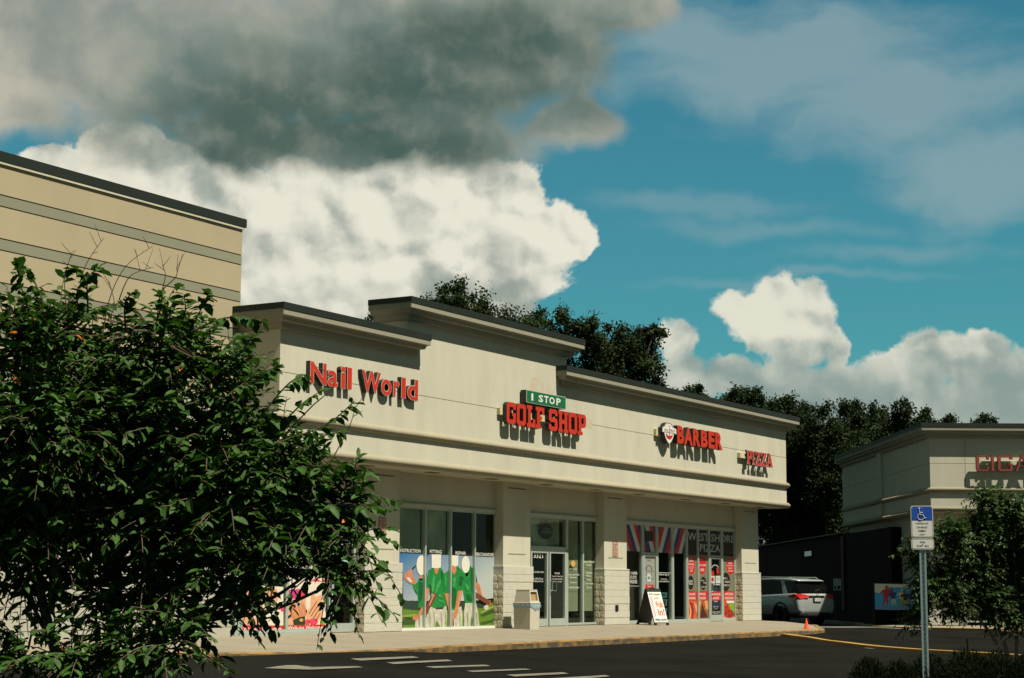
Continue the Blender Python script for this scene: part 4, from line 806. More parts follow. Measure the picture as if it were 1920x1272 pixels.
# dark rooms behind the glass
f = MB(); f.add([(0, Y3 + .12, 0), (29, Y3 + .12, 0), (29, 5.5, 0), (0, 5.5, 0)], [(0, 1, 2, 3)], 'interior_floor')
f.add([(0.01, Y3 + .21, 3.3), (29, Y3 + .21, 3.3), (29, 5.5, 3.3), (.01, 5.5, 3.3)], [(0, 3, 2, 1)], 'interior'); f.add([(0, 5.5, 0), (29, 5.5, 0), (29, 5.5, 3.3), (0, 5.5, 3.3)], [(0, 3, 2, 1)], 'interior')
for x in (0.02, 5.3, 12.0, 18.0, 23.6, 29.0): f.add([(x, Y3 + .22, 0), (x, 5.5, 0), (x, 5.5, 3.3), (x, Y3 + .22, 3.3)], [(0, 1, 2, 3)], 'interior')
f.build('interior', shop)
# pillars
for i, (a, b) in enumerate([(4.522, 6.176), (11.112, 12.77), (17.105, 18.77), (27.56, 29.232)]):
    p = MB(); p.box(a + .055, b - .10, Y2 + .042, Y3 + .05, 1.69, 4.036, 'stucco')
    for z in (3.86, 2.03): p.box(a + .32, b - .37, Y2 + .034, Y2 + .041, z, z + .022, 'groove' if z > 3 else 'stucco_trim')
    o = p.build('pillar', shop)
    q = MB(); block_courses(q, a, b, Y2, Y3 + .05, 8, .21); rough_side(q, a, Y2, Y3, 7, .21); q.box(a - .004, b + .004, Y2 - .004, Y3 + .03, 1.66, 1.70, 'block', bev=.004)
    q.build('stone_base', o)
# header ledges over the window bays
for a, b in ((0.05, 4.56), (6.12, 11.1), (12.72, 17.1), (18.7, 27.6)):
    h_ = MB(); h_.box(a, b, Y3 - .07, Y3 + .1, 3.165, 3.25, 'block', bev=.008); h_.build('window_header', shop)
exec_decals = None
def decals(parent, key, y=Y3 - .002, dl=.0015, xr=(-99, 99)):
    """prints on the glass: touching shapes and the words on them make one print each"""
    items = []
    for e in DECALS[key]:
        xc = sum(p[0] for p in e[3]) / len(e[3]) if e[0] == 'p' else (e[4] + e[5]) / 2
        if (e[0] == 't' and e[5] - e[4] > 1.2 and xr[0] > 20) or not xr[0] <= xc < xr[1]: continue
        bb = (min(p[0] for p in e[3]), max(p[0] for p in e[3]), min(p[1] for p in e[3]), max(p[1] for p in e[3])) if e[0] == 'p' else (e[4], e[5], e[6] - .01, e[7] + .01)
        items.append([e, bb])
    groups = []
    for e, bb in items:
        hit = [g_ for g_ in groups if any(bb[0] < b[1] + .01 and b[0] < bb[1] + .01 and bb[2] < b[3] + .03 and b[2] < bb[3] + .03 for _, b in g_)]
        new = [(e, bb)]
        for h_ in hit: new = h_ + new; groups.remove(h_)
        groups.append(new)
    for g_ in groups:
        out = MB()
        for e, _ in sorted(g_, key=lambda q: 0):
            if e[0] == 'p': out.poly([(x, y - dl * e[2], z) for x, z in (e[3] if sum(e[3][i][0] * e[3][(i + 1) % len(e[3])][1] - e[3][(i + 1) % len(e[3])][0] * e[3][i][1] for i in range(len(e[3]))) > 0 else e[3][::-1])], e[1])
            else: text(out, e[1], e[4], e[5], e[6], e[7], y - dl * e[3], e[2], e[8])
        out.build('window_print' if any(e[0] == 'p' for e, _ in g_) else 'window_lettering', parent)
def window(x0, x1, z0, z1, fl=.05, fr=.05, ft=.05, fb=.06, parent=shop, y=Y3, mt='alu', shade=False, glass=True, name='window'):
    a = MB()
    a.box(x0, x0 + fl, y - .045, y + .06, z0, z1, mt); a.box(x1 - fr, x1, y - .045, y + .06, z0, z1, mt)
    a.box(x0 + fl, x1 - fr, y - .042, y + .06, z1 - ft, z1, mt); a.box(x0 + fl, x1 - fr, y - .042, y + .06, z0, z0 + fb, mt)
    o = a.build(name, parent)
    if glass:
        g_ = MB(); g_.add([(x0 + fl - .01, y + .006, z0 + fb - .01), (x1 - fr + .01, y + .006, z0 + fb - .01), (x1 - fr + .01, y + .006, z1 - ft + .01), (x0 + fl - .01, y + .006, z1 - ft + .01)], [(0, 1, 2, 3)], 'glass'); g_.build('pane', o)
    return o
def door(x0, x1, z1, hinge_left, parent=shop, y=Y3, face=None, handle=True, name='door'):
    a = MB(); s_ = .085
    a.box(x0, x0 + s_, y - .06, y + .03, .012, z1, 'alu', bev=.004); a.box(x1 - s_, x1, y - .06, y + .03, .012, z1, 'alu', bev=.004)
    a.box(x0 + s_, x1 - s_, y - .056, y + .03, z1 - .05, z1, 'alu'); a.box(x0 + s_, x1 - s_, y - .056, y + .03, .012, .22, 'alu')
    o = a.build(name, parent)
    g_ = MB(); g_.add([(x0 + s_, y - .01, .21), (x1 - s_, y - .01, .21), (x1 - s_, y - .01, z1 - .045), (x0 + s_, y - .01, z1 - .045)], [(0, 1, 2, 3)], face or 'glass'); g_.build('pane', o)
    if handle:
        h_ = MB(); hx = x1 - .05 if hinge_left else x0 + .05; d = -1 if hinge_left else 1
        h_.tube([(hx, y - .06, 1.02), (hx, y - .14, 1.04), (hx, y - .14, 1.30), (hx, y - .06, 1.32)], .014, 'chrome')
        h_.tube([(hx, y - .13, 1.04), (hx + d * .22, y - .13, 1.02), (hx + d * .26, y - .13, 1.12), (hx + d * .26, y - .10, 1.3)], .014, 'chrome'); h_.build('door_handle', o)
    return o
def sill(x0, x1, mt='alu'):
    a = MB(); a.box(x0, x1, Y3 - .07, Y3 + .05, -.02, .058, mt); a.build('window_sill', shop)
ZT = 3.165
# bay 1 : nail salon
a = MB(); a.box(-.02, .17, Y3 - .02, Y3 + .1, -.1, ZT, 'alu'); a.build('window_frame', shop)
decals(window(.17, 1.83, .05, ZT), 'nail_a'); wb = window(1.83, 3.50, .05, ZT); decals(wb, 'nail_b'); a = MB(); a.build
sill(.10, 3.52, 'alu')
d1 = door(3.54, 4.50, 2.16, True, handle=False); decals(d1, 'nail_door', Y3 - .014); window(3.50, 4.54, 2.17, ZT)
# bay 2 : golf window
for k, (x0, x1) in enumerate([(6.16, 7.60), (7.60, 8.83), (8.83, 10.04), (10.04, 11.22)]):
    o = window(x0, x1, .05, ZT, fl=.03 if k else .05, fr=.03, fb=.02)
    if k == 0: decals(o, 'golf')
    s_ = MB(); s_.add([(x0 + .03, Y3 + .09, 1.8), (x1 - .03, Y3 + .09, 1.8), (x1 - .03, Y3 + .09, 3.12), (x0 + .03, Y3 + .09, 3.12)], [(0, 1, 2, 3)], 'pane_reflection')  # sheet added behind the left panes, its colour stands for their reflection
    if k < 2: s_.build('roller_shade_and_reflection', o)
sill(6.16, 11.25, 'white')
for x in (7.60, 8.83, 10.04):
    a = MB(); a.box(x - .028, x + .028, Y3 - .075, Y3 - .03, .058, ZT, 'alu', bev=.006); a.build('mullion', shop)
# bay 3 : golf shop door
o = window(12.9, 15.26, 2.24, ZT); decals(o, 'golfdoor_transom'); s_ = MB(); s_.add([(12.95, Y3 + .09, 2.3), (15.0, Y3 + .09, 2.3), (15.0, Y3 + .09, 3.12), (12.95, Y3 + .09, 3.12)], [(0, 1, 2, 3)], 'pane_reflection'); s_.build('roller_shade_and_reflection', o)  # transom sheet likewise added, the glass reflection is put into its colour
a = MB(); a.box(12.8, 12.92, Y3 - .04, Y3 + .08, 0, ZT, 'alu'); a.box(12.92, 15.26, Y3 - .05, Y3 + .08, 2.165, 2.24, 'alu'); a.box(15.19, 15.30, Y3 - .05, Y3 + .08, 0, ZT, 'alu', bev=.006); a.build('door_frame', shop)
d = door(13.08, 14.10, 2.16, True, handle=False); decals(d, 'golfdoor_left', Y3 - .014)
d = door(14.16, 15.18, 2.16, False); decals(d, 'golfdoor_right', Y3 - .014)
o = window(15.30, 16.27, .02, ZT, fl=.02); decals(o, 'bay3_a'); o2 = window(16.27, 17.25, .02, ZT, fl=.03); decals(o2, 'bay3_b')
for oo, x0, x1 in ((o, 15.32, 16.12), (o2, 16.32, 17.05)):
    s_ = MB(); s_.add([(x0, Y3 + .07, .42), (x1, Y3 + .07, .42), (x1, Y3 + .07, 3.1), (x0, Y3 + .07, 3.1)], [(0, 1, 2, 3)], 'shade_cloth'); s_.build('roller_shade_and_reflection', oo)
# bay 4 : barber + pizza
a = MB()
for x in (18.75, 20.27, 21.31, 22.47, 23.60, 24.48, 25.37, 26.46, 27.60): a.box(x - .035, x + .035, Y3 - .055, Y3 + .06, 0, ZT, 'alu', bev=.006)
a.build('window_frame', shop)
o = window(18.79, 20.23, .04, ZT); decals(o, 'barber_stripes'); decals(o, 'barber_a')
window(20.31, 21.27, 2.20, ZT); d = door(20.31, 21.27, 2.19, True, face='pr_doorface', handle=False); decals(d, 'barber_door', Y3 - .014)
o = window(21.35, 22.43, .04, ZT); decals(o, 'barber_b'); window(22.51, 23.56, .04, ZT)
o = window(23.64, 24.44, .04, ZT, fl=.02, fr=.02); decals(o, 'pizza', xr=(23.5, 24.48)); o = window(24.52, 25.33, .04, ZT, fl=.02, fr=.02); decals(o, 'pizza', xr=(24.48, 25.37))
o = window(25.41, 26.42, 2.20, ZT); decals(o, 'pizza', xr=(25.37, 26.46))
for e in DECALS['pizza']:
    if e[0] == 't' and e[5] - e[4] > 1.2: a = MB(); text(a, e[1], e[4], e[5], e[6], e[7], Y3 - .005, e[2], e[8]); a.build('window_lettering', shop)
if 1:
    d = door(25.41, 26.42, 2.19, False); decals(d, 'pizza_door', Y3 - .014)
o = window(26.50, 27.56, .04, ZT); decals(o, 'pizza', xr=(26.46, 28))
sill(18.7, 20.3); sill(21.3, 25.4); sill(26.4, 27.6)
# wall marks left by older signs
for x0, x1, z0, z1 in ((11.25, 11.62, 6.56, 6.95), (11.78, 12.02, 6.55, 6.83), (12.16, 12.40, 6.55, 6.78), (12.48, 12.60, 6.54, 6.75)):
    a = MB(); a.add([(x0 - .1, -.002, z0), (x1, -.002, z0), (x1 - .02, -.002, z1), (x0 + .05, -.002, z1 - .03)], [(0, 1, 2, 3)], 'stain'); a.build('paint_stain', shop)
a = MB(); a.add([(14.02, -.002, 5.80), (14.86, -.002, 5.76), (14.86, -.002, 6.04), (14.02, -.002, 6.06)], [(0, 1, 2, 3)], 'stain')
a.build('paint_stain', shop)
# ---------------------------------------------------------------- channel-letter signs
def polyglyph(loops, extrude, offset=0.0):
    cu = bpy.data.curves.new('g', 'CURVE'); cu.dimensions = '2D'; cu.fill_mode = 'BOTH'; cu.extrude = extrude; cu.offset = offset
    for lp in loops:
        s_ = cu.splines.new('POLY'); s_.points.add(len(lp) - 1)
        for p_, (x, y) in zip(s_.points, lp): p_.co = (x / 8, y / 8, 0, 1)
        s_.use_cyclic_u = True
    o = bpy.data.objects.new('g', cu); C.objects.link(o); dg = bpy.context.evaluated_depsgraph_get(); me = bpy.data.meshes.new_from_object(o.evaluated_get(dg))
    r = [tuple(v.co) for v in me.vertices], [tuple(p.vertices) for p in me.polygons]
    bpy.data.objects.remove(o); bpy.data.curves.remove(cu); bpy.data.meshes.remove(me); return r
SLAB = {'G': [[(1,0),(5,0),(6,1),(6,4.2),(3.5,4.2),(3.5,3),(4.3,3),(4.3,1.7),(1.8,1.7),(1.8,6.3),(4.3,6.3),(4.3,5.4),(6,5.4),(6,7),(5,8),(1,8),(0,7),(0,1)]],
 'O': [[(1,0),(5,0),(6,1),(6,7),(5,8),(1,8),(0,7),(0,1)], [(1.8,1.7),(1.8,6.3),(4.2,6.3),(4.2,1.7)]],
 'L': [[(0,0),(6,0),(6,3),(4.4,3),(4.4,1.5),(2.9,1.5),(2.9,6.6),(3.8,6.6),(3.8,8),(0,8),(0,6.6),(.9,6.6),(.9,1.4),(0,1.4)]],
 'F': [[(0,0),(3.8,0),(3.8,1.4),(2.9,1.4),(2.9,3.2),(4.4,3.2),(4.4,4.6),(2.9,4.6),(2.9,6.5),(4.4,6.5),(4.4,5.4),(6,5.4),(6,8),(0,8),(0,6.6),(.9,6.6),(.9,1.4),(0,1.4)]],
 'S': [[(1,0),(5,0),(6,1),(6,4),(5,4.8),(1.9,4.8),(1.9,6.4),(4.3,6.4),(4.3,5.6),(6,5.6),(6,7),(5,8),(1,8),(0,7),(0,4),(1,3.2),(4.1,3.2),(4.1,1.6),(1.7,1.6),(1.7,2.4),(0,2.4),(0,1)]],
 'H': [[(0,0),(2.7,0),(2.7,1.2),(2.2,1.2),(2.2,3.2),(3.8,3.2),(3.8,1.2),(3.3,1.2),(3.3,0),(6,0),(6,1.2),(5.5,1.2),(5.5,6.8),(6,6.8),(6,8),(3.3,8),(3.3,6.8),(3.8,6.8),(3.8,4.8),(2.2,4.8),(2.2,6.8),(2.7,6.8),(2.7,8),(0,8),(0,6.8),(.5,6.8),(.5,1.2),(0,1.2)]],
 'P': [[(0,0),(3.6,0),(3.6,1.3),(2.7,1.3),(2.7,2.9),(5,2.9),(6,3.9),(6,7),(5,8),(0,8),(0,6.7),(.8,6.7),(.8,1.3),(0,1.3)], [(2.7,4.4),(2.7,6.5),(4.2,6.5),(4.2,4.4)]],
 'I': [[(0,0),(4,0),(4,1),(3.1,1),(3.1,7),(4,7),(4,8),(0,8),(0,7),(.9,7),(.9,1),(0,1)]],
 'Z': [[(0,0),(6,0),(6,2.6),(5.2,2.6),(4.8,1.1),(2.6,1.1),(6,7.2),(6,8),(.3,8),(.3,5.8),(1,5.8),(1.4,6.9),(3.4,6.9),(0,.8)]],
 'A': [[(-.5,0),(2.2,0),(2.2,.9),(1.7,.9),(2.1,2.2),(3.9,2.2),(4.3,.9),(3.8,.9),(3.8,0),(6.8,0),(6.8,.9),(6.2,.9),(3.9,8),(2.4,8),(.2,.9),(-.5,.9)], [(2.45,3.3),(3,5.4),(3.55,3.3)]],
 'C': [[(1,0),(5,0),(6,1),(6,2.8),(4.6,2.8),(4.3,1.4),(1.9,1.4),(1.9,6.6),(4.3,6.6),(4.6,5.2),(6,5.2),(6,7.4),(5.2,8),(1,8),(0,7),(0,1)]],
 'R': [[(0,0),(3,0),(3,1.2),(2.6,1.2),(2.6,3),(3.4,3),(4.2,0),(6.3,0),(6.3,1.2),(5.9,1.2),(5.2,3.3),(6,4),(6,7),(5,8),(0,8),(0,6.8),(.8,6.8),(.8,1.2),(0,1.2)], [(2.6,4.4),(2.6,6.6),(4.2,6.6),(4.2,4.4)]]}
def letter(parent, ch, x0, x1, z0, z1, yf, dep, style, face='red_face', trim=None, wt=.05):
    """channel letter with its face at y = yf (towards -y), can 'dep' deep"""
    mb = MB()
    def src(ex, off): return polyglyph(SLAB[ch], ex, off * .3 + (wt if wt < 0 else 0)) if style == 'slab' else glyph(ch, wt + off * .3, 4, ex)
    vs, fs = src(.5, 0); P = fit([(a, b, c_ * dep) for a, b, c_ in vs], x0, x1, z0, z1, yf + dep / 2)
    front = [f_ for f_ in fs if all(P[i][1] < yf + 1e-4 for i in f_)]; rest = [f_ for f_ in fs if f_ not in set(front)]
    mb.add(P, rest, 'letter_side'); mb.add(P, front, trim or face)
    if trim:
        ins = .012; vs, fs = src(0, -.05); P = fit([(a, b, 0) for a, b, c_ in vs], x0 + ins, x1 - ins, z0 + ins, z1 - ins, yf - .004); mb.add(P, fs, face)
    o = mb.build('letter', parent); return o
def sign(name, label, loc, L, yf, dep, style, **kw):
    t_ = thing(name, label, 'sign', loc)
    for ch, x0, x1, z0, z1 in L: letter(t_, ch, x0 - loc[0], x1 - loc[0], z0 - loc[2], z1 - loc[2], yf, dep, style, **kw)
    return t_
sign('channel_letter_sign', 'red rounded letters reading Nail World with pale edges, on the left of the shop wall', (3.2, 0, 5.7), [('N',.964,1.59,5.704,6.231),('a',1.63,2.04,5.70,6.10),('i',2.145,2.345,5.70,6.24),('l',2.40,2.60,5.71,6.24),('W',2.994,3.789,5.71,6.25),('o',3.80,4.25,5.70,6.12),('r',4.31,4.60,5.71,6.12),('l',4.67,4.87,5.71,6.24),('d',4.93,5.42,5.70,6.24)], -.125, .12, 'font', trim='letter_trim', wt=.036)
gs = sign('channel_letter_sign', 'red slab letters reading GOLF SHOP under the green 1 STOP box', (11.8, 0, 5.48), [('G',9.556,10.037,5.485,6.071),('O',10.089,10.578,5.485,6.077),('L',10.632,11.095,5.482,6.080),('F',11.116,11.593,5.482,6.080),('S',11.857,12.353,5.478,6.087),('H',12.398,12.969,5.475,6.084),('O',12.998,13.507,5.477,6.089),('P',13.537,14.043,5.484,6.090)], -.235, .13, 'slab')
r_ = MB(); r_.box(9.42 - 11.8, 13.95 - 11.8, -.10, 0, .24, .42, 'box_tan')
for x in (9.8, 10.3, 10.9, 11.3, 12.1, 12.7, 13.3, 13.8): r_.box(x - 11.8 - .02, x - 11.8 + .02, -.11, -.08, -.03, .25, 'box_tan')
r_.build('raceway', gs)
t_ = thing('sign_box', 'green box sign reading 1 STOP above the red golf letters', 'sign', (11.74, 0, 6.15))
b_ = MB(); b_.box(-1.11, 1.11, -.21, -.03, 0, .352, 'letter_side'); b_.box(-1.11, 1.11, -.222, -.21, 0, .352, 'letter_trim'); b_.box(-1.095, 1.095, -.226, -.222, .014, .338, 'green_sign'); b_.build('cabinet', t_)
b_ = MB(); text(b_, '1', -.86, -.755, .075, .275, -.230, 'white', .12); b_.build('lettering', t_); b_ = MB()
for s_, x0, x1 in (('S', -.46, -.20), ('T', -.15, .10), ('O', .14, .46), ('P', .55, .80)): text(b_, s_, x0, x1, .075, .275, -.230, 'white', .12)
b_.build('lettering', t_)
bs = sign('channel_letter_sign', 'red bold letters reading BARBER beside the round barber emblem', (21.85, 0, 5.7), [('B',20.106,20.602,5.71,6.28),('A',20.62,21.26,5.71,6.28),('R',21.294,21.86,5.71,6.28),('B',21.901,22.422,5.715,6.285),('E',22.498,22.98,5.72,6.287),('R',23.035,23.62,5.721,6.287)], -.27, .15, 'font', wt=.05)
r_ = MB(); r_.box(20.0 - 21.85, 23.5 - 21.85, -.11, 0, .20, .40, 'box_tan'); r_.build('raceway', bs)
# barber emblem : oval badge, ribbon and beard-like shield
e_ = thing('emblem_sign', 'white oval barber emblem with ribbon and red crescent, left of BARBER', 'sign', (19.55, 0, 5.68))
def outline(n=40):
    pts = []
    for k in range(n):
        a = 2 * PI * k / n; x = .36 * math.cos(a); z = .40 + .25 * math.sin(a) if math.sin(a) > 0 else .40 + .42 * math.sin(a); 
        if math.sin(a) < 0: x *= 1 - .35 * (-math.sin(a)) ** 2
        pts.append((x, z))
    return pts
b_ = MB(); b_.prism(outline(), -.25, -.08, 'white', 'letter_side'); b_.prism([(-.5, .30), (-.36, .33), (.36, .33), (.5, .30), (.5, .46), (.36, .49), (-.36, .49), (-.5, .46)], -.262, -.1, 'white', 'letter_side'); b_.build('badge', e_)
b_ = MB(); arc = [(.30 * math.cos(a), -.254, .42 + .21 * math.sin(a)) for a in [PI * k / 16 for k in range(17)]]; b_.tube(arc, .008, 'pr_grey', 4)
b_.add([(.24 * math.cos(a), -.256, .27 + .16 * math.sin(a)) for a in [PI + PI * k / 12 for k in range(13)]] + [(.20 * math.cos(a), -.256, .30 + .08 * math.sin(a)) for a in [2 * PI - PI * k / 12 for k in range(13)]], [tuple(range(26))], 'pr_red')
for k in range(5): b_.box(-.03, .03, -.266, -.263, .20 + k * .075, .235 + k * .075, 'pr_red')
text(b_, 'ALL PRO', -.40, .40, .36, .43, -.267, 'pr_grey', .02); b_.build('artwork', e_)
r_ = MB(); r_.box(-.62, .62, -.10, 0, .19, .40, 'box_tan'); r_.build('raceway', e_)
ps = sign('channel_letter_sign', 'red serif letters reading PIZZA with white edges, at the right end of the shop wall', (26.9, 0, 5.4), [('P',25.804,26.224,5.406,5.894),('I',26.26,26.49,5.404,5.888),('Z',26.563,27.021,5.40,5.889),('Z',27.068,27.55,5.40,5.896),('A',27.568,28.112,5.408,5.901)], -.21, .07, 'slab', face='red_pizza', trim='white')
r_ = MB(); r_.box(25.42 - 26.9, 27.9 - 26.9, -.12, 0, .20, .37, 'box_tan'); r_.build('raceway', ps)
# small wall things
def plaque(x0, x1, z0, z1, y, label, grp=None):
    t_ = thing('wall_plaque', label, 'notice', ((x0 + x1) / 2, y, z0)); w2 = (x1 - x0) / 2; h = z1 - z0
    a = MB(); a.box(-w2, w2, -.012, 0, 0, h, 'pr_food1d', bev=.003); a.box(-w2 + .02, w2 - .02, -.0135, -.012, .02, h - .02, 'plaque'); a.build('panel', t_)
    a = MB()
    for k in range(6): a.box(-w2 * .7, w2 * (.4 + .3 * (k % 2)), -.0150, -.0137, h * (.12 + k * .13), h * (.12 + k * .13) + .02, 'pr_food1d')
    a.build('print', t_)
plaque(5.14, 5.46, 2.40, 2.82, Y2 + .042, 'reddish notice plaque on the pillar right of the nail salon door')
plaque(17.72, 18.06, 2.06, 2.54, Y2 + .042, 'reddish notice plaque on the pillar between golf shop and barber')
t_ = thing('outlet_box', 'small dark electrical outlet on the stone base of the third pillar', 'outlet', (17.89, Y2 - .006, .41)); a = MB(); a.box(-.085, .085, -.02, 0, 0, .19, 'black', bev=.004); a.box(-.06, .06, -.035, -.02, .03, .16, 'car_trim', bev=.004); a.build('cover', t_)

# ---------------------------------------------------------------- tall building on the left
tall = thing('tall_building', 'tall tan building with grey-green stripes and dark roof edge behind the leafy tree', 'building', (-15, Y3, 0))
f = MB(); xa, xb = -40.0, 14.85 + .06
zs = [9.25]; z = 8.62
for k in range(4): zs += [z, z - .225]; z -= .86
zs.append(5.2)
for i in range(len(zs) - 1):
    f.box(xa, xb, 0, 16, zs[i + 1] + .013, zs[i] - .013, 'stucco_tan' if i % 2 == 0 else 'band_grey')
f.box(xa, xb - .01, .012, 15.9, 3.5, 9.25, 'groove')
z = 5.2
while z > -.05:
    zn = max(-.2, z - (.86 if z > 1.4 else .235)); f.box(xa, xb, 0, 16, zn + .006, z - .006, 'wall_pale'); z = zn
f.box(xa, xb - .01, .012, 15.9, -.2, 3.51, 'groove'); f.build('wall', tall)
f = MB(); f.box(xa - .1, xb + .09, -.052, 16.1, 9.275, 9.47, 'cap_metal'); f.build('metal_cap', tall)
f = MB(); f.box(xa - .05, xb + .03, -.040, 16.05, 9.22, 9.274, 'stucco'); f.build('trim', tall)
f = MB(); f.tube([(10.6, 1.5, 9.4), (10.6, 1.5, 9.85)], .02, 'letter_trim'); f.build('vent_pipe', tall)
f = MB(); f.box(-11.6 + 15 - .0, -10.6 + 15, -.02, .02, -.1, 2.2, 'alu_dark'); f.build('service_door', tall)

# ---------------------------------------------------------------- cigar shop building on the right (own frame)
cig = thing('shop_building', 'cream stucco corner building with cigar sign and dark brown patio wing', 'building', (35.0, -3.75, 0), math.radians(-58.53))
XE, YE = 15.0, 17.0
f = MB()
def ringbox(mb, z0, z1, mt, ins=0.0):
    t2 = .5
    mb.box(ins, XE - ins, ins, t2, z0, z1, mt); mb.box(ins, t2, t2, YE - ins, z0, z1, mt); mb.box(t2, XE - ins, YE - t2, YE - ins, z0, z1, mt); mb.box(XE - t2, XE - ins, t2, YE - t2, z0, z1, mt)
ringbox(f, 4.04, ZG - .007, 'stucco'); ringbox(f, ZG + .007, 7.0, 'stucco'); ringbox(f, ZG - .02, ZG + .02, 'groove', .012); ringbox(f, 7.001, 7.38, 'stucco', .002)
for x in (1.34, 5.4, 9.5): f.box(x, x + .012, -.003, .1, 4.96, 6.7, 'groove')
f.build('fascia_wall', cig)
cornice(cig, 0, XE, 7.395, YE, YE)
for zc in (4.867, 4.135): moulding(cig, [(0, YE), (0, 8.9), (-.12, 8.9), (-.12, 8.1), (0, 8.1), (0, 0), (XE, 0)], zc)
f = MB(); f.box(-.12, 0.01, 8.1, 8.9, 4.04, 6.9, 'stucco'); f.build('pilaster', cig)
f = MB(); f.box(.0, XE, 0, YE, 4.034, 4.038, 'stucco'); f.box(.5, XE - .5, .5, YE - .5, 6.6, 6.8, 'black_matt'); f.build('soffit', cig)
f = MB(); f.box(.30, .5, 0.9, YE, -.6, 4.033, 'stucco'); f.box(.5, XE, Y3, Y3 + .2, 3.2, 4.033, 'stucco'); f.box(.5, XE, YE - .2, YE, -.6, 4.033, 'stucco'); f.build('wall', cig)
for a in (-.0, 6.2, 12.4):
    p = MB(); p.box(a + .05, a + 1.36, Y2 + .04, Y3 + .15, 1.69, 4.033, 'stucco'); o = p.build('pillar', cig)
    q = MB(); block_courses(q, a, a + 1.45, Y2, Y3 + .15, 9, .21, z0=-.2); q.build('stone_base', o)
for x0, x1 in ((1.45, 2.6), (2.6, 3.8), (3.8, 5.0), (5.0, 6.2), (7.65, 9.2), (9.2, 10.8), (10.8, 12.4)):
    window(x0, x1, -.1, 3.2, parent=cig)
f = MB(); f.box(.5, XE, 4.0, 4.1, -.2, 4.0, 'interior'); f.box(.5, XE, Y3 + .1, 4, -.24, -.2, 'interior_floor'); f.build('interior', cig)
# dark brown patio wing along the side, with a thin pale roof edge
f = MB(); f.box(-.15, .28, 6.3, YE + .0, -.6, 3.70, 'patio'); f.box(-.15, 8, YE + .05, 43, -.6, 3.70, 'patio')
f.build('patio_wing', cig)
f = MB(); f.box(-.30, 8.2, YE + .05, 43.2, 3.71, 3.74, 'patio'); f.box(-.32, -.30, YE - .3, 43.2, 3.735, 3.770, 'stucco_trim'); f.build('wing_roof', cig)
f = MB(); f.box(-.24, -.16, 16.0, 16.5, .2, 3.6, 'patio_red'); f.build('red_post', cig)
w_ = MB(); w_.add([(-.215, 24.4, 2.85), (-.215, 26.4, 2.85), (-.215, 26.4, 3.1), (-.215, 24.4, 3.1)], [(0, 3, 2, 1)], 'car_glass'); w_.build('window', cig)
loc = cig.matrix_basis
cs = thing('channel_letter_sign', 'dark red serif letters of the CIGAR sign on the right-hand building', 'sign'); cs.matrix_world = Matrix.Translation((35.0, -3.75, 0)) @ Matrix.Rotation(math.radians(-58.53), 4, 'Z') @ Matrix.Translation((3.2, 0, 5.55))
for ch, x0, x1, z0, z1 in [('C', 1.68, 2.18, 5.57, 6.20), ('I', 2.20, 2.43, 5.57, 6.20), ('G', 2.50, 3.08, 5.57, 6.20), ('A', 3.12, 3.78, 5.57, 6.20), ('R', 3.84, 4.42, 5.57, 6.20)]:
    letter(cs, ch, x0 - 3.2, x1 - 3.2, z0 - 5.55, z1 - 5.55, -.30, .08, 'slab', face='cigar_red', trim='pr_dkred', wt=-.035)
r_ = MB(); r_.box(-1.25, 1.2, -.20, 0, .28, .42, 'box_tan'); r_.build('raceway', cs)
# its pavement and kerbs
Mc = Matrix.Translation((35.0, -3.75, 0)) @ Matrix.Rotation(math.radians(-58.53), 4, 'Z')
s_ = MB(); pts = [(-2.3, 2.2), (-1.2, -.4), (-.2, -1.5), (1.6, -3.2), (6, -4.2), (15, -4.2)]
back = [(-2.3, 2.4), (-1.2, 3), (-.2, 3), (1.6, 3), (6, 3), (15, 3)]
vs = [(x, y, -.26) for x, y in pts] + [(x, y, -.20) for x, y in back] + [(x, y, -.7) for x, y in pts]
s_.add(vs, [(i, i + 1, i + 7, i + 6) for i in range(5)] + [(i + 12, i + 13, i + 1, i) for i in range(5)], 'concrete')
s_.xform(Mc); tag(s_.build('sidewalk'), kind='structure')
k_ = MB(); kp2 = [Mc @ Vector((x, y, 0)) for x, y in pts]; kerb(k_, [(p.x, p.y) for p in kp2][::1], lambda x, y: -.252, .14, 'line_yellow')
k2 = [Mc @ Vector((-2.25, y, 0)) for y in (42, 30, 20, 12, 6, 3.6)]; kerb(k_, [(p.x, p.y) for p in k2], lambda x, y: -.17, .16, 'asphalt_old')
k3 = [Mc @ Vector((-2.25, y, 0)) for y in (3.6, 2.9, 2.1)]; zz = {0: -.17, 1: -.17, 2: -.27}
kerb(k_, [(p.x, p.y) for p in k3], lambda x, y: -.17 if (Vector((x, y, 0)) - k3[2]).length > .5 else -.27, .17, 'line_yellow')
tag(k_.build('kerb'), kind='structure')

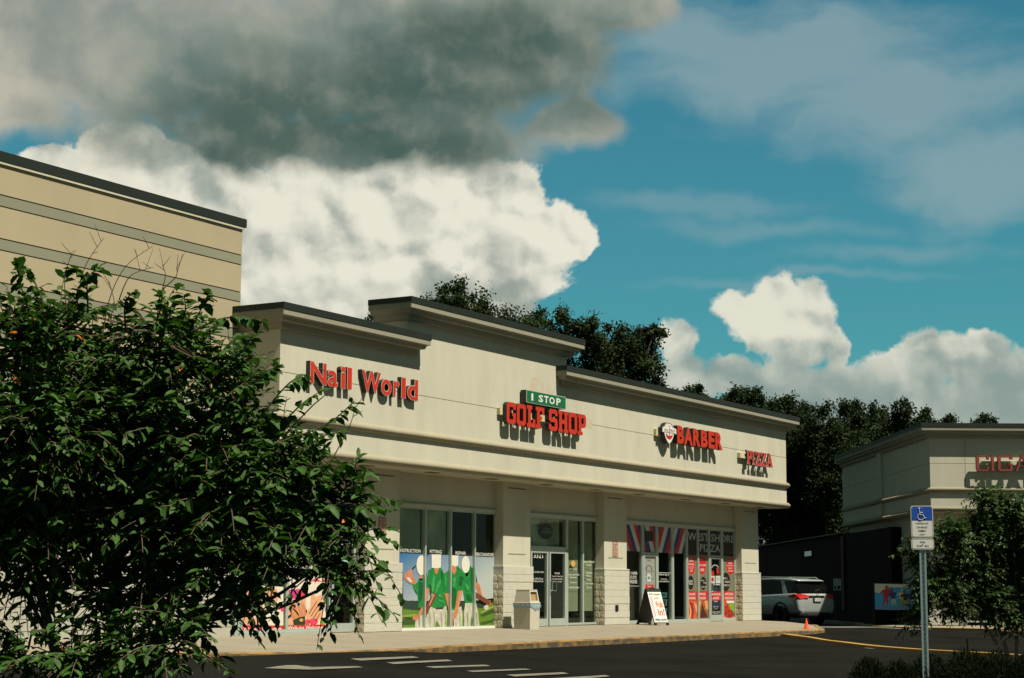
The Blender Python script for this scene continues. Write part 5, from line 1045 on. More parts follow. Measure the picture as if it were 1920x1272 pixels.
SPRIGS = [([(-26.14,-19.19,2.21),(-26.18,-19.16,2.33),(-26.21,-19.14,2.46)],1),([(-26.06,-19.2,2.24),(-26.11,-19.14,2.41),(-26.15,-19.1,2.46)],1),([(-26.11,-19.44,2.2),(-26.13,-19.44,2.33),(-26.09,-19.53,2.43)],1),([(-25.98,-19.36,2.24),(-26.01,-19.36,2.41),(-26.05,-19.3,2.44)],1),([(-25.91,-19.52,2.17),(-25.93,-19.53,2.29),(-25.91,-19.57,2.34)],1),([(-25.91,-19.72,2.11),(-25.91,-19.76,2.22),(-25.94,-19.74,2.31)],1),([(-25.75,-19.64,2.13),(-25.73,-19.7,2.25),(-25.75,-19.71,2.34)],1),([(-25.82,-19.77,2.09),(-25.8,-19.84,2.23),(-25.79,-19.89,2.33)],1),([(-25.84,-19.75,2.11),(-25.77,-19.9,2.2),(-25.71,-20.0,2.22),(-25.66,-20.09,2.2)],1),([(-25.63,-19.79,1.97),(-25.58,-19.9,2.08),(-25.56,-19.97,2.18)],1),([(-25.73,-19.97,1.88),(-25.68,-20.07,1.96),(-25.63,-20.15,2.0)],1),([(-25.57,-19.99,1.77),(-25.52,-20.13,1.94),(-25.48,-20.2,1.97)],1),([(-25.5,-20.0,1.69),(-25.45,-20.13,1.84),(-25.41,-20.22,1.91)],1),([(-25.61,-20.14,1.67),(-25.51,-20.33,1.75),(-25.46,-20.44,1.85)],1),([(-25.44,-20.07,1.59),(-25.38,-20.2,1.71),(-25.33,-20.28,1.73)],1),([(-25.4,-20.22,1.45),(-25.3,-20.38,1.46),(-25.21,-20.53,1.42)],1),([(-25.46,-20.27,1.4),(-25.38,-20.41,1.42),(-25.3,-20.54,1.38)],1),([(-25.31,-20.16,1.34),(-25.23,-20.29,1.37),(-25.16,-20.39,1.29)],1),([(-25.46,-20.16,1.19),(-25.36,-20.32,1.15),(-25.31,-20.37,1.03)],1),([(-25.34,-20.3,1.17),(-25.31,-20.36,1.19),(-25.3,-20.41,1.29)],0),([(-25.5,-19.78,1.07),(-25.43,-19.87,0.98),(-25.36,-19.95,0.84)],1),([(-25.66,-19.85,1.03),(-25.6,-19.95,1.01),(-25.55,-20.0,0.84)],1),([(-25.57,-19.77,1.03),(-25.51,-19.85,0.96),(-25.49,-19.85,0.86)],1),([(-25.63,-19.59,0.89),(-25.57,-19.69,0.89),(-25.54,-19.73,0.79)],1),([(-26.05,-19.17,0.86),(-26.0,-19.25,0.84),(-25.96,-19.29,0.74)],1),([(-25.92,-19.39,2.13),(-25.92,-19.43,2.32),(-25.9,-19.5,2.46),(-25.85,-19.61,2.55)],0),([(-26.08,-19.33,2.25),(-26.1,-19.33,2.39),(-26.1,-19.37,2.51)],0),([(-26.01,-19.57,2.29),(-26.0,-19.62,2.39),(-25.95,-19.71,2.43)],0),([(-25.98,-19.3,2.32),(-25.98,-19.33,2.46),(-25.95,-19.41,2.59)],0),([(-25.92,-19.72,2.29),(-25.92,-19.75,2.39),(-25.93,-19.74,2.44)],0),([(-25.87,-19.7,2.35),(-25.85,-19.75,2.4),(-25.86,-19.76,2.44)],0),([(-25.61,-19.86,1.99),(-25.62,-19.88,2.08),(-25.63,-19.87,2.15)],0),([(-25.48,-20.33,1.58),(-25.45,-20.41,1.74),(-25.45,-20.44,1.83)],0),([(-25.43,-20.2,1.85),(-25.39,-20.28,1.94),(-25.43,-20.24,2.01)],0),([(-26.11,-19.07,1.79),(-26.17,-19.0,1.89),(-26.2,-18.96,1.98)],1),([(-26.16,-19.31,2.1),(-26.19,-19.3,2.2),(-26.17,-19.34,2.28)],1),([(-25.91,-19.41,2.22),(-25.9,-19.44,2.29),(-25.93,-19.43,2.39)],0)]
# ---------------------------------------------------------------- fence, banner, small notice by the patio
def world(x, y, z=0): return Mc @ Vector((x, y, z))
RZ = math.radians(-58.53)
p = world(-1.75, 2.3, -.3); fn = thing('patio_fence', 'low black slatted fence round the patio beside the dark brown wing', 'fence', p, RZ)
a = MB()
for k in range(18): a.box(.02 + k * .098, .10 + k * .098, -.01, .02, .06, 1.62, 'black_matt')
for k in range(50): a.box(.26 * (k * .12) - .01, .26 * (k * .12) + .02, .02 + k * .12, .10 + k * .12, .06, 1.62, 'black_matt')
a.build('slats', fn)
for x, y in [(0, 0), (.9, 0), (1.7, 0), (.52, 2.0), (1.04, 4.0), (1.5, 5.9)]:
    a = MB(); a.box(x - .04, x + .04, y - .04, y + .04, -.1, 1.72, 'car_trim', bev=.01); a.build('post', fn)
a = MB(); a.box(-.03, 1.75, -.03, .03, 1.62, 1.67, 'car_trim'); a.tube([(0, 0, 1.645), (1.55, 5.95, 1.645)], .03, 'car_trim', 4); a.build('rail', fn)
p = world(-1.74, 2.24, .36); bn = thing('vinyl_banner', 'blue and white banner printed with football players, tied to the patio fence', 'banner', p, RZ)
a = MB(); G = 14; vs = []
for i in range(G + 1):
    for j in range(5): u_, v_ = i / G, j / 4; vs.append((u_ * 1.62, -.02 - .012 * math.sin(u_ * 9 + v_ * 2), v_ * 1.0 - .02 * math.sin(u_ * 3.1)))
a.add(vs, [(i * 5 + j, (i + 1) * 5 + j, (i + 1) * 5 + j + 1, i * 5 + j + 1) for i in range(G) for j in range(4)], 'pr_cyan'); a.build('cloth', bn)
a = MB(); y0 = -.038
a.poly([(0.0, y0, .66), (.22, y0, .62), (.5, y0, .86), (1.6, y0, .84), (1.6, y0, .97), (0.0, y0, .99)], 'pr_white')
def player(x, z, s, shirt, pants, y, lean=0.0):
    q = lambda *P: a.poly([(x + (px + lean * pz) * s, y, z + pz * s) for px, pz in P], q.m)
    q.m = pants; q((-.12, .0), (-.03, .0), (.02, .32), (.10, .02), (.18, .02), (.14, .42), (-.08, .42)); 
    y -= .0015; q = lambda *P: a.poly([(x + (px + lean * pz) * s, y, z + pz * s) for px, pz in P], shirt)
    q((-.10, .40), (.15, .40), (.20, .66), (.34, .52), (.38, .60), (.22, .80), (-.14, .80), (-.30, .64), (-.26, .56), (-.12, .64))
    y -= .0015; a.poly([(x + (.03 + .09 * math.cos(t_) + lean * .9) * s, y, z + (.90 + .10 * math.sin(t_)) * s) for t_ in [2 * PI * k / 10 for k in range(10)]], shirt)
    y -= .0015; a.poly([(x + (.07 + .04 * math.cos(t_) + lean * .9) * s, y, z + (.88 + .05 * math.sin(t_)) * s) for t_ in [2 * PI * k / 8 for k in range(8)]], 'pr_skin')
for k, (x, z, s, sh, pa, ln) in enumerate([(.38, .18, .74, 'pr_red', 'pr_red', .1), (.72, .16, .62, 'pr_blue', 'pr_wht', -.1), (.98, .14, .66, 'pr_wht', 'pr_lettuce', .1), (1.2, .12, .60, 'pr_dkred', 'pr_orange', -.12), (1.44, .14, .62, 'pr_dark', 'pr_wht', .08)]):
    player(x, z, s, sh, pa, -.042 - k * .006, ln)
a.poly([(0, -.041, .0), (1.6, -.041, .0), (1.6, -.041, .06), (1.1, -.041, .13), (.6, -.041, .07), (.25, -.041, .16), (0, -.041, .1)], 'pr_blue2')
a.build('print', bn)
p = world(-1.80, 9.5, 1.09); nt_ = thing('notice_board', 'small pale notice board on a thin post beside the dark brown wing', 'notice', p, RZ)
a = MB(); a.box(-.15, .17, -.02, 0, 0, .50, 'pr_grey2', bev=.004); a.box(-.02, .04, .0, .04, -1.45, .3, 'car_trim'); a.build('panel', nt_)
a = MB(); a.box(-.12, -.03, -.024, -.021, .05, .18, 'black'); a.box(.02, .13, -.024, -.021, .05, .20, 'pr_dark'); a.build('print', nt_)

# ---------------------------------------------------------------- litter bin
bz = swz(11.5, 0)
b = thing('litter_bin', 'square beige litter bin with swing hood and grey bag in front of the second pillar', 'bin', (11.30, .14, -.03), 0)
a = MB(); w2 = .25; 
a.add([(-w2, -w2, 0), (w2, -w2, 0), (w2, w2, 0), (-w2, w2, 0), (-w2 - .015, -w2 - .015, .70), (w2 + .015, -w2 - .015, .70), (w2 + .015, w2 + .015, .70), (-w2 - .015, w2 + .015, .70)], [(0, 1, 5, 4), (1, 2, 6, 5), (2, 3, 7, 6), (3, 0, 4, 7), (3, 2, 1, 0)], 'bin'); a.build('body', b)
h = MB(); h.box(-w2 - .03, w2 + .03, -w2 - .03, w2 + .03, .70, .735, 'bin', bev=.008)
zb, zt = .735, 1.06; wb, wt = w2 + .005, w2 - .04
P0_ = [(-wb, -wb, zb), (wb, -wb, zb), (wb, wb, zb), (-wb, wb, zb), (-wt, -wt, zt), (wt, -wt, zt), (wt, wt, zt), (-wt, wt, zt)]
h.add(P0_, [(1, 2, 6, 5), (2, 3, 7, 6), (3, 0, 4, 7)], 'bin'); h.box(-wt - .005, wt + .005, -wt - .005, wt + .005, zt, zt + .02, 'bin', bev=.006)
def fp(u, v_): # point on the front hood face
    z = zb + (zt - zb) * v_; ww2 = wb + (wt - wb) * v_; return (u * ww2, -ww2, z)
F_ = [fp(-1, 0), fp(1, 0), fp(1, 1), fp(-1, 1), fp(-.78, .14), fp(.78, .14), fp(.78, .88), fp(-.78, .88)]
h.add(F_, [(0, 1, 5, 4), (1, 2, 6, 5), (2, 3, 7, 6), (3, 0, 4, 7)], 'bin'); h.build('hood', b)
q = MB(); I_ = [fp(-.78, .14), fp(.78, .14), fp(.78, .88), fp(-.78, .88)]; J_ = [(x * .9, y + .05, z) for x, y, z in I_]
q.add(I_ + J_, [(0, 1, 5, 4), (1, 2, 6, 5), (2, 3, 7, 6), (3, 0, 4, 7), (4, 5, 6, 7)], 'bin_inside'); q.build('flap', b)
q = MB(); n = 32; vs = []
for k in range(n + 1):
    t_ = k / n * 4; s4 = int(t_) % 4; fr_ = t_ - int(t_); cs_ = [(-1, -1), (1, -1), (1, 1), (-1, 1)]; x = cs_[s4][0] + (cs_[(s4 + 1) % 4][0] - cs_[s4][0]) * fr_; y = cs_[s4][1] + (cs_[(s4 + 1) % 4][1] - cs_[s4][1]) * fr_
    dr = .07 + .05 * abs(math.sin(k * 2.1)) + (.07 if s4 == 0 and fr_ > .3 else 0)
    for z, o_ in ((.700, .020), (.70 - dr * .5, .036 + .012 * math.sin(k * 3.3)), (.70 - dr, .022)): vs.append((x * (w2 + o_), y * (w2 + o_), z))
q.add(vs, [(i * 3 + j, i * 3 + j + 1, (i + 1) * 3 + j + 1, (i + 1) * 3 + j) for i in range(n) for j in range(2)], 'bag'); q.build('bag', b, smooth=True)

# ---------------------------------------------------------------- sandwich board
s = thing('sandwich_board', 'black A-frame pavement sign with white poster reading Just Walk In', 'sign', (19.3, .25, -.025), math.radians(-20))
H_, SP, LW = 1.13, .40, .30
def panel(sgn):
    a = MB(); y0, y1 = sgn * SP, sgn * .03
    def pt(x, t_, o=0): return (x, y0 + (y1 - y0) * t_ + sgn * o, .06 + (H_ - .06) * t_)
    P = [pt(-LW, 0), pt(LW, 0), pt(LW, 1), pt(-LW, 1), pt(-LW, 0, -.025), pt(LW, 0, -.025), pt(LW, 1, -.025), pt(-LW, 1, -.025)]
    F = [(0, 1, 2, 3), (7, 6, 5, 4), (0, 4, 5, 1), (1, 5, 6, 2), (2, 6, 7, 3), (3, 7, 4, 0)]
    a.add(P, F, 'black')
    for x in (-LW + .04, LW - .04): a.box(x - .04, x + .04, y0 - .03, y0 + .03, 0, .07, 'black', bev=.008)
    return a, pt
for sgn in (-1, 1):
    a, pt = panel(sgn); o = a.build('panel', s)
    if sgn == -1:
        e = MB(); R_ = lambda x, t_, l=0: (x, -SP + (SP - .03) * t_ - .004 - .0015 * l, .06 + (H_ - .06) * t_)
        e.poly([R_(-.285, .03), R_(.285, .03), R_(.285, .90), R_(-.285, .90)], 'white')
        def tx(str_, x0, x1, t0, t1, mt, wt_=.02):
            vs, fs = glyph(str_, wt_, 2); P = fit(vs, x0, x1, t0, t1, 0); e.add([R_(x, t_, 2) for x, _, t_ in P], fs, mt)
        tx('All Pro Barbers', -.25, .24, .80, .87, 'pr_grey'); tx('Just', -.08, .14, .67, .77, 'pr_orange'); tx('Walk', -.08, .26, .45, .64, 'pr_food1'); tx('In!', -.04, .24, .22, .42, 'pr_food1', .03); tx('OPEN NOW', -.25, .26, .055, .14, 'black', .03)
        for k in range(9):
            t0 = .17 + k * .065; e.poly([R_(-.27, t0, 1), R_(-.235, t0, 1), R_(-.12, t0 + .09, 1), R_(-.155, t0 + .09, 1)], 'pr_red' if k % 2 else 'pr_violet')
        e.build('poster', o)
a = MB(); a.box(-.09, .09, -.035, .035, H_ - .01, H_ + .03, 'black', bev=.01); a.build('handle', s)

# ---------------------------------------------------------------- traffic cone
cx, cy = 22.6, -3.55; c_ = thing('traffic_cone', 'small orange traffic cone at the rounded end of the sidewalk', 'cone', (cx, cy, swz(cx, cy)))
a = MB(); a.lathe([(.085, .015), (.075, .04), (.018, .31), (.014, .33), (.0, .33)], 'cone', 24); a.build('body', c_, smooth=True)
a = MB(); a.box(-.12, .12, -.12, .12, 0, .018, 'cone', bev=.006); a.build('base', c_)

# ---------------------------------------------------------------- silver car
hd = math.radians(-29)
c0 = Vector((35.42, 2.50, -.29)) + Vector((math.cos(hd), math.sin(hd), 0)) * .86
car = thing('parked_car', 'silver SUV seen from behind at the right end of the shop building', 'car', (c0.x, c0.y, -.27), hd)
def loft(mb, st, mt, close=True):
    """st: list of (y, [(x,z)...]) right half profile bottom->top ; mirrored"""
    rings = []
    for y, pr in st:
        ring = [(x, y, z) for x, z in pr] + [(-x, y, z) for x, z in pr[::-1]]; rings.append(ring)
    n = len(rings[0]); vs = [v for r in rings for v in r]
    fs = [(i * n + k, i * n + (k + 1) % n, (i + 1) * n + (k + 1) % n, (i + 1) * n + k) for i in range(len(rings) - 1) for k in range(n)]
    fs = [f_[::-1] for f_ in fs]
    if close: fs += [tuple(range(n))[::-1][::-1], tuple(range((len(rings) - 1) * n, len(rings) * n))[::-1]]
    mb.add(vs, fs, mt)
def prof(w0, w1, w2_, w3, z0, z1, z2, z3): return [(w0, z0), (w1, z0 + (z1 - z0) * .35), (w2_, z1), (w2_ * .995, z2), (w3, z3 - .04), (w3 - .06, z3)]
a = MB()
loft(a, [(-1.09, prof(.60, .70, .74, .60, .52, .62, .80, .90)), (-1.06, prof(.74, .86, .90, .76, .47, .64, .92, 1.10)), (-.98, prof(.82, .92, .95, .84, .42, .68, 1.0, 1.24)), (-.80, prof(.86, .95, .98, .90, .38, .72, 1.04, 1.27)),
 (-.4, prof(.88, .96, .99, .93, .34, .74, 1.04, 1.25)), (.3, prof(.88, .95, .975, .93, .30, .72, 1.02, 1.22)), (1.6, prof(.88, .95, .97, .93, .28, .7, 1.0, 1.18)), (2.5, prof(.88, .95, .98, .92, .30, .7, .96, 1.13)),
 (3.1, prof(.86, .94, .985, .88, .32, .7, .9, 1.05)), (3.6, prof(.80, .88, .94, .76, .34, .62, .82, .96)), (3.85, prof(.62, .74, .80, .6, .38, .56, .7, .82))], 'car_paint')
o = a.build('body', car, smooth=True)
mod = o.modifiers.new('sub', 'SUBSURF'); mod.levels = 2; mod.render_levels = 2
def gh(w0, w1, z0, z1): return [(w0, z0), (w0 - (w0 - w1) * .5, z0 + (z1 - z0) * .5), (w1, z1)]
a = MB(); loft(a, [(-.95, gh(.82, .79, 1.20, 1.27)), (-.84, gh(.85, .77, 1.20, 1.42)), (-.56, gh(.88, .71, 1.20, 1.70)), (-.2, gh(.89, .70, 1.18, 1.75)), (.8, gh(.90, .71, 1.14, 1.79)), (1.6, gh(.90, .71, 1.12, 1.77)), (2.1, gh(.88, .71, 1.10, 1.65)), (2.95, gh(.84, .80, 1.04, 1.08))], 'car_glass'); a.build('greenhouse', car, smooth=False)
a = MB(); loft(a, [(-.74, [(.58, 1.70), (.66, 1.71), (.60, 1.735)]), (-.5, [(.70, 1.705), (.74, 1.725), (.64, 1.785)]), (.0, [(.71, 1.72), (.75, 1.745), (.62, 1.825)]), (.8, [(.71, 1.74), (.75, 1.775), (.62, 1.845)]), (1.6, [(.71, 1.74), (.74, 1.765), (.62, 1.825)]), (2.15, [(.69, 1.62), (.71, 1.64), (.64, 1.68)])], 'car_paint'); a.build('roof', car, smooth=True)
def sideq(mb, pts, mt, off=.012):
    for sg in (-1, 1):
        P = []
        for y, z in pts:
            t_ = (z - 1.16) / (1.77 - 1.16); x = .895 + (.71 - .895) * t_ + off; P.append((sg * x, y, z))
        mb.add(P, [tuple(range(len(P))) if sg > 0 else tuple(range(len(P)))[::-1]], mt)
a = MB(); sideq(a, [(-.10, 1.20), (-.40, 1.20), (.04, 1.75), (.24, 1.75)][::-1], 'car_paint'); sideq(a, [(2.05, 1.10), (2.9, 1.08), (2.2, 1.64), (2.1, 1.66)][::-1], 'car_paint'); sideq(a, [(2.9, 1.08), (-.8, 1.195), (-.8, 1.22), (2.9, 1.11)][::-1], 'chrome', .014); a.build('window_pillar', car)
for sg in (-1, 1):
    a = MB(); a.tube([(sg * .66, -.35, 1.81), (sg * .665, -.2, 1.86), (sg * .665, 1.5, 1.88), (sg * .66, 1.7, 1.83)], .017, 'alu', 6); a.build('roof_rail', car)
    for y in (0.0, 2.99):
        wh = MB(); x1, x0 = sg * .985, sg * .75
        n = 28; vs = []; R0 = .385
        for x, r in ((x0, R0 - .03), (x0 + sg * .02, R0), (x1 - sg * .03, R0), (x1, R0 - .03), (x1 - sg * .005, .27), (x1 - sg * .05, .26), (x1 - sg * .09, .05), (x1 - sg * .09, .0)):
            vs += [(x, y + r * math.cos(2 * PI * k / n), R0 + r * math.sin(2 * PI * k / n)) for k in range(n)]
        fs = [(i * n + k, i * n + (k + 1) % n, (i + 1) * n + (k + 1) % n, (i + 1) * n + k) for i in range(7) for k in range(n)]
        wh.add(vs, fs, 'rubber'); w_o = wh.build('wheel', car, smooth=True)
        ri = MB()
        for k in range(5):
            for dd_ in (-.13, .13):
                a0 = 2 * PI * k / 5 + dd_; a1 = 2 * PI * k / 5 + dd_ * .5
                ri.tube([(x1 - sg * .045, y + .04 * math.cos(a1), R0 + .04 * math.sin(a1)), (x1 - sg * .02, y + .265 * math.cos(a0), R0 + .265 * math.sin(a0))], [.03, .018], 'rim', 5)
        ri.tube([(x1 - sg * .02, y + .265 * math.cos(t_), R0 + .265 * math.sin(t_)) for t_ in [2 * PI * k / 24 for k in range(25)]], .016, 'rim', 5, cap=False); ri.build('rim', w_o)
        ar = MB(); ar.tube([(sg * .955, y + .45 * math.cos(t_), R0 + .03 + .45 * math.sin(t_)) for t_ in [-.15 + (PI + .3) * k / 18 for k in range(19)]], .045, 'car_trim', 6)
        ar.add([(sg * .975, y + .43 * math.cos(2 * PI * k / 24), R0 + .03 + .43 * math.sin(2 * PI * k / 24)) for k in range(24)], [tuple(range(24))[::sg]], 'black_matt'); ar.build('wheel_arch', car)
    # tail lamps wrap round the rear corners
    a = MB(); P = [(sg * 1.0, -.50, 1.11), (sg * 1.0, -.52, 1.14), (sg * .965, -.86, 1.205), (sg * .82, -1.03, 1.22), (sg * .42, -1.11, 1.155), (sg * .44, -1.125, 1.08), (sg * .84, -1.07, 1.02), (sg * .985, -.86, 1.00)]
    cx_ = (sg * .90, -1.03, 1.10); a.add(P + [cx_], [((i, (i + 1) % 8, 8) if sg > 0 else ((i + 1) % 8, i, 8)) for i in range(8)], 'tail_red'); a.build('tail_lamp', car)
    a = MB(); a.box(sg * .62 - .12, sg * .62 + .12, -1.11, -1.0, .40, .47, 'chrome', bev=.015); a.build('exhaust_tip', car)
    a = MB(); a.tube([(sg * .985, .45, .98), (sg * 1.005, .5, .985), (sg * 1.005, .68, .985), (sg * .985, .73, .98)], .012, 'chrome', 6); a.build('door_handle', car)
a = MB(); loft(a, [(-1.10, prof(.56, .66, .72, .60, .30, .36, .42, .48)), (-.98, prof(.70, .80, .86, .80, .28, .36, .46, .52)), (-.55, prof(.80, .88, .92, .86, .27, .34, .40, .48)), (-.5, prof(.7, .75, .8, .7, .27, .34, .4, .44))], 'car_trim'); a.build('lower_bumper', car, smooth=True)
a = MB(); a.box(-.19, .19, -1.125, -1.07, .90, 1.07, 'car_trim', bev=.01); a.box(-.155, .155, -1.135, -1.125, .925, 1.045, 'plate'); text(a, 'FLA 48K', -.13, .13, .95, 1.02, -1.137, 'pr_dkgreen', .02); a.build('licence_plate', car)
a = MB(); a.box(-.42, .42, -1.115, -1.04, 1.13, 1.15, 'chrome', bev=.006); a.box(-.62, .62, -1.085, -1.03, .66, .675, 'car_trim'); a.build('trim_strip', car)
a = MB(); a.tube([(.05 * math.cos(t_), -1.10, 1.20 + .05 * math.sin(t_)) for t_ in [2 * PI * k / 16 for k in range(17)]], .007, 'chrome', 5, cap=False)
for k in range(3): t_ = PI / 2 + 2 * PI * k / 3; a.tube([(0, -1.10, 1.20), (.05 * math.cos(t_), -1.10, 1.20 + .05 * math.sin(t_))], .006, 'chrome', 4)
a.build('badge', car)
a = MB(); a.tube([(.0, -.97, 1.32), (.30, -.90, 1.40)], .012, 'black', 5); a.build('wiper', car)

# ---------------------------------------------------------------- accessible-parking sign
yw = math.radians(30.773)
ps_ = thing('parking_sign', 'blue and white accessible parking sign on a galvanised post', 'sign', (-7.205, -17.045, -.56), math.radians(-59.2) + math.radians(-6))
Z0 = .56
a = MB()
for x0, x1, y0, y1 in ((-.045, -.022, 0, .004), (-.024, -.020, .0, .035), (-.022, .022, .031, .035), (.020, .024, .0, .035), (.022, .045, 0, .004)): a.box(x0, x1, y0, y1, -.2, 1.05 + Z0 + .9 + .2, 'steel_galv')
for k in range(40): a.box(-.006, .006, .0295, .0305, .1 + k * .065, .125 + k * .065, 'black')
a.build('post', ps_)
def rrect(w, h, r, n=5):
    P = []
    for cx_, cz, a0 in ((w / 2 - r, r, -90), (w / 2 - r, h - r, 0), (-w / 2 + r, h - r, 90), (-w / 2 + r, r, 180)):
        for k in range(n + 1): t_ = math.radians(a0 + 90 * k / n); P.append((cx_ + r * math.cos(t_), cz + r * math.sin(t_)))
    return P
def plate(z0, w, h, blue):
    a = MB(); sh = lambda P, dz: [(x, z + dz) for x, z in P]
    a.prism(sh(rrect(w, h, .035), z0), -.014, -.006, 'white', 'steel_galv')
    a.prism(sh(rrect(w - .018, h - .018, .028), z0 + .009), -.0155, -.014, 'pr_dkgreen')
    a.prism(sh(rrect(w - .030, h - .030, .024), z0 + .015), -.0170, -.0155, 'white')
    o = a.build('plate', ps_); d = MB()
    if blue:
        zz0 = z0 + h * .535; zz1 = z0 + h - .015; P = [(-w / 2 + .0135, zz0), (w / 2 - .0135, zz0), (w / 2 - .0135, zz1 - .02), (w / 2 - .035, zz1), (-w / 2 + .035, zz1), (-w / 2 + .0135, zz1 - .02)]
        d.poly([(x, -.0180, z) for x, z in P], 'sign_blue')
        c2, zc = -.012, z0 + h * .655
        T = lambda P, r: d.tube([(x, -.0215, z) for x, z in P], r, 'white', 6)
        T([(c2 + .044 * math.cos(t_) - .005, zc + .044 * math.sin(t_)) for t_ in [math.radians(115 + 235 * k / 16) for k in range(17)]], .0038)
        T([(c2 - .022, zc + .100), (c2 - .016, zc + .030), (c2 + .028, zc + .026), (c2 + .050, zc - .022), (c2 + .072, zc - .014)], .0048); T([(c2 - .018, zc + .060), (c2 + .026, zc + .058)], .0042)
        d.lathe([(0, 0), (.0125, .002), (.0125, .004), (0, .005)], 'white', 14)
        hv = len(d.v) - 56
        for i in range(hv, len(d.v)): x, y, z = d.v[i]; d.v[i] = (c2 - .024 + x, -.019 - z, zc + .118 + y)
        for s_, hw, fz in (('PARKING BY', .088, .445), ('DISABLED', .072, .325), ('PERMIT', .054, .210), ('ONLY', .038, .10)): text(d, s_, -hw, hw, z0 + h * fz - .012, z0 + h * fz + .012, -.0185, 'black', .03)
    else:
        for s_, xa, xb_, fz in (('FINE', -.032, .034, .66), ('$250', -.08, -.005, .33), ('MAX', .028, .085, .33)): d = MB(); text(d, s_, xa, xb_, z0 + h * fz - .013, z0 + h * fz + .013, -.0185, 'black', .03); d.build('lettering', o)
        return
    d.build('lettering', o)
plate(1.82 - .03 + Z0, .305, .445, True); plate(1.645 - .02 + Z0, .312, .155, False)
for z in (1.90, 2.20, 1.70):
    a = MB(); a.tube([(0, -.024, z + Z0), (0, -.006, z + Z0)], .008, 'steel_galv', 6); a.build('bolt', ps_)

# ---------------------------------------------------------------- vegetation
def leafmesh(name, pos, dirs, nrm, size, mats, mids, parent=None, ratio=.5, simple=False):
    """one small folded blade per entry"""
    n = len(pos); pos = np.asarray(pos, float); d = np.asarray(dirs, float); nn = np.asarray(nrm, float); size = np.asarray(size, float)[:, None]
    d /= np.linalg.norm(d, axis=1)[:, None] + 1e-9; s_ = np.cross(d, nn); s_ /= np.linalg.norm(s_, axis=1)[:, None] + 1e-9; nn = np.cross(s_, d)
    if simple:
        pts = [(0, 0, 0), (.45, -.5, .06), (1, 0, 0), (.5, .5, .06)]; fc = [(0, 1, 2, 3)]
    else:
        pts = [(0, 0, 0), (.3, -.42, .07), (.68, -.36, .05), (1, 0, -.10), (.68, .36, .05), (.3, .42, .07), (.5, 0, -.03)]
        fc = [(0, 1, 6), (1, 2, 6), (2, 3, 6), (3, 4, 6), (4, 5, 6), (5, 0, 6)]
    k = len(pts); V_ = np.zeros((n, k, 3))
    for i, (a_, b_, c_) in enumerate(pts): V_[:, i] = pos + (d * a_ + s_ * b_ * ratio * 1.0 + nn * c_) * size
    F_ = (np.arange(n)[:, None, None] * k + np.array(fc)[None]).reshape(-1, len(fc[0]))
    me = bpy.data.meshes.new(name); me.vertices.add(n * k); me.vertices.foreach_set('co', V_.reshape(-1))
    m_ = len(fc[0]); me.loops.add(len(F_) * m_); me.loops.foreach_set('vertex_index', F_.reshape(-1).astype(np.int32)); me.polygons.add(len(F_)); me.polygons.foreach_set('loop_start', (np.arange(len(F_)) * m_).astype(np.int32))
    for mt in mats: me.materials.append(MT[mt])
    me.polygons.foreach_set('material_index', np.repeat(np.asarray(mids, np.int32), len(fc)))
    me.update(calc_edges=True); me.validate()
    o = bpy.data.objects.new(name, me); C.objects.link(o)
    if parent: o.parent = parent; 
    return o
R_np = np.random.RandomState(11)
def rvec(n):
    v = R_np.normal(size=(n, 3)); return v / np.linalg.norm(v, axis=1)[:, None]
def far_tree(name, label, cat, base, blobs, nleaf, size, mt, group=None, trunk_r=.35, bark='bark', sub=14, thin=()):
    root = thing(name, label, cat, base, 0, group); B = np.array(base, float)
    bl = np.array(blobs); vol = bl[:, 3] ** 2; P = []; tot = vol.sum(); tips = []
    for (x, y, z, r), v_ in zip(blobs, vol):
        k = max(6, int(sub * (r / .9) ** 2)); dv = rvec(k); rad = r * (.55 + .5 * R_np.rand(k)); cl = np.array([x, y, z]) + dv * rad[:, None] * np.array([1, 1, .85]); tips += [(tuple(c_), (x, y, z)) for c_ in cl[:5]]
        nl = int(nleaf * v_ / tot / k) + 1
        for c_ in cl:
            q = R_np.normal(size=(nl, 3)) * (.20 * r ** .5 * (.5 + .8 * R_np.rand())) ; P.append(c_ + q)
    P = np.concatenate(P) - B; n = len(P); d = rvec(n); nn = rvec(n) + np.array([0, 0, .8])
    leafmesh('crown', P, d, nn, size * (.6 + .8 * R_np.rand(n)), [mt], np.zeros(n), root, .62, simple=True)
    t_ = MB(); cc = bl[:, :3].mean(0) - B; top = Vector(cc); 
    t_.tube([(0, 0, -.3), (top.x * .25, top.y * .25, top.z * .4), (top.x * .8, top.y * .8, top.z * .8), top], [trunk_r, trunk_r * .7, trunk_r * .45, trunk_r * .2], bark, 8)
    for (x, y, z, r) in blobs:
        e_ = Vector((x, y, z)) - Vector(base); st = Vector((top.x * .6, top.y * .6, top.z * .62)); mid = st.lerp(e_, .5) + Vector((0, 0, -.3)); t_.tube([st, mid, e_], [trunk_r * .35, trunk_r * .22, .04], bark, 6)
    for tp, c_ in tips: t_.tube([Vector(c_) - Vector(base), Vector(tp) - Vector(base)], [.04, .015], bark, 4, cap=False)
    t_.build('trunk', root)
    return root
OAKA = [(38.07,19.8,14.48,.8),(38.49,21.11,14.31,.81),(37.69,18.67,13.76,.99),(40.07,18.67,13.57,1.06),(39.83,17.21,13.19,1.0),(41.1,16.93,13.59,.66),(38.44,19.72,12.55,1.5),(40.37,18.55,12.2,1.52),(39.43,16.25,11.95,1.23),(37.67,21.0,12.55,1.25),(39.57,25.25,14.22,.42),(39.23,23.91,13.97,.67),(38.15,19.5,15.15,.35),(40.47,16.85,10.59,1.5),(39.19,18.99,10.58,1.75)]
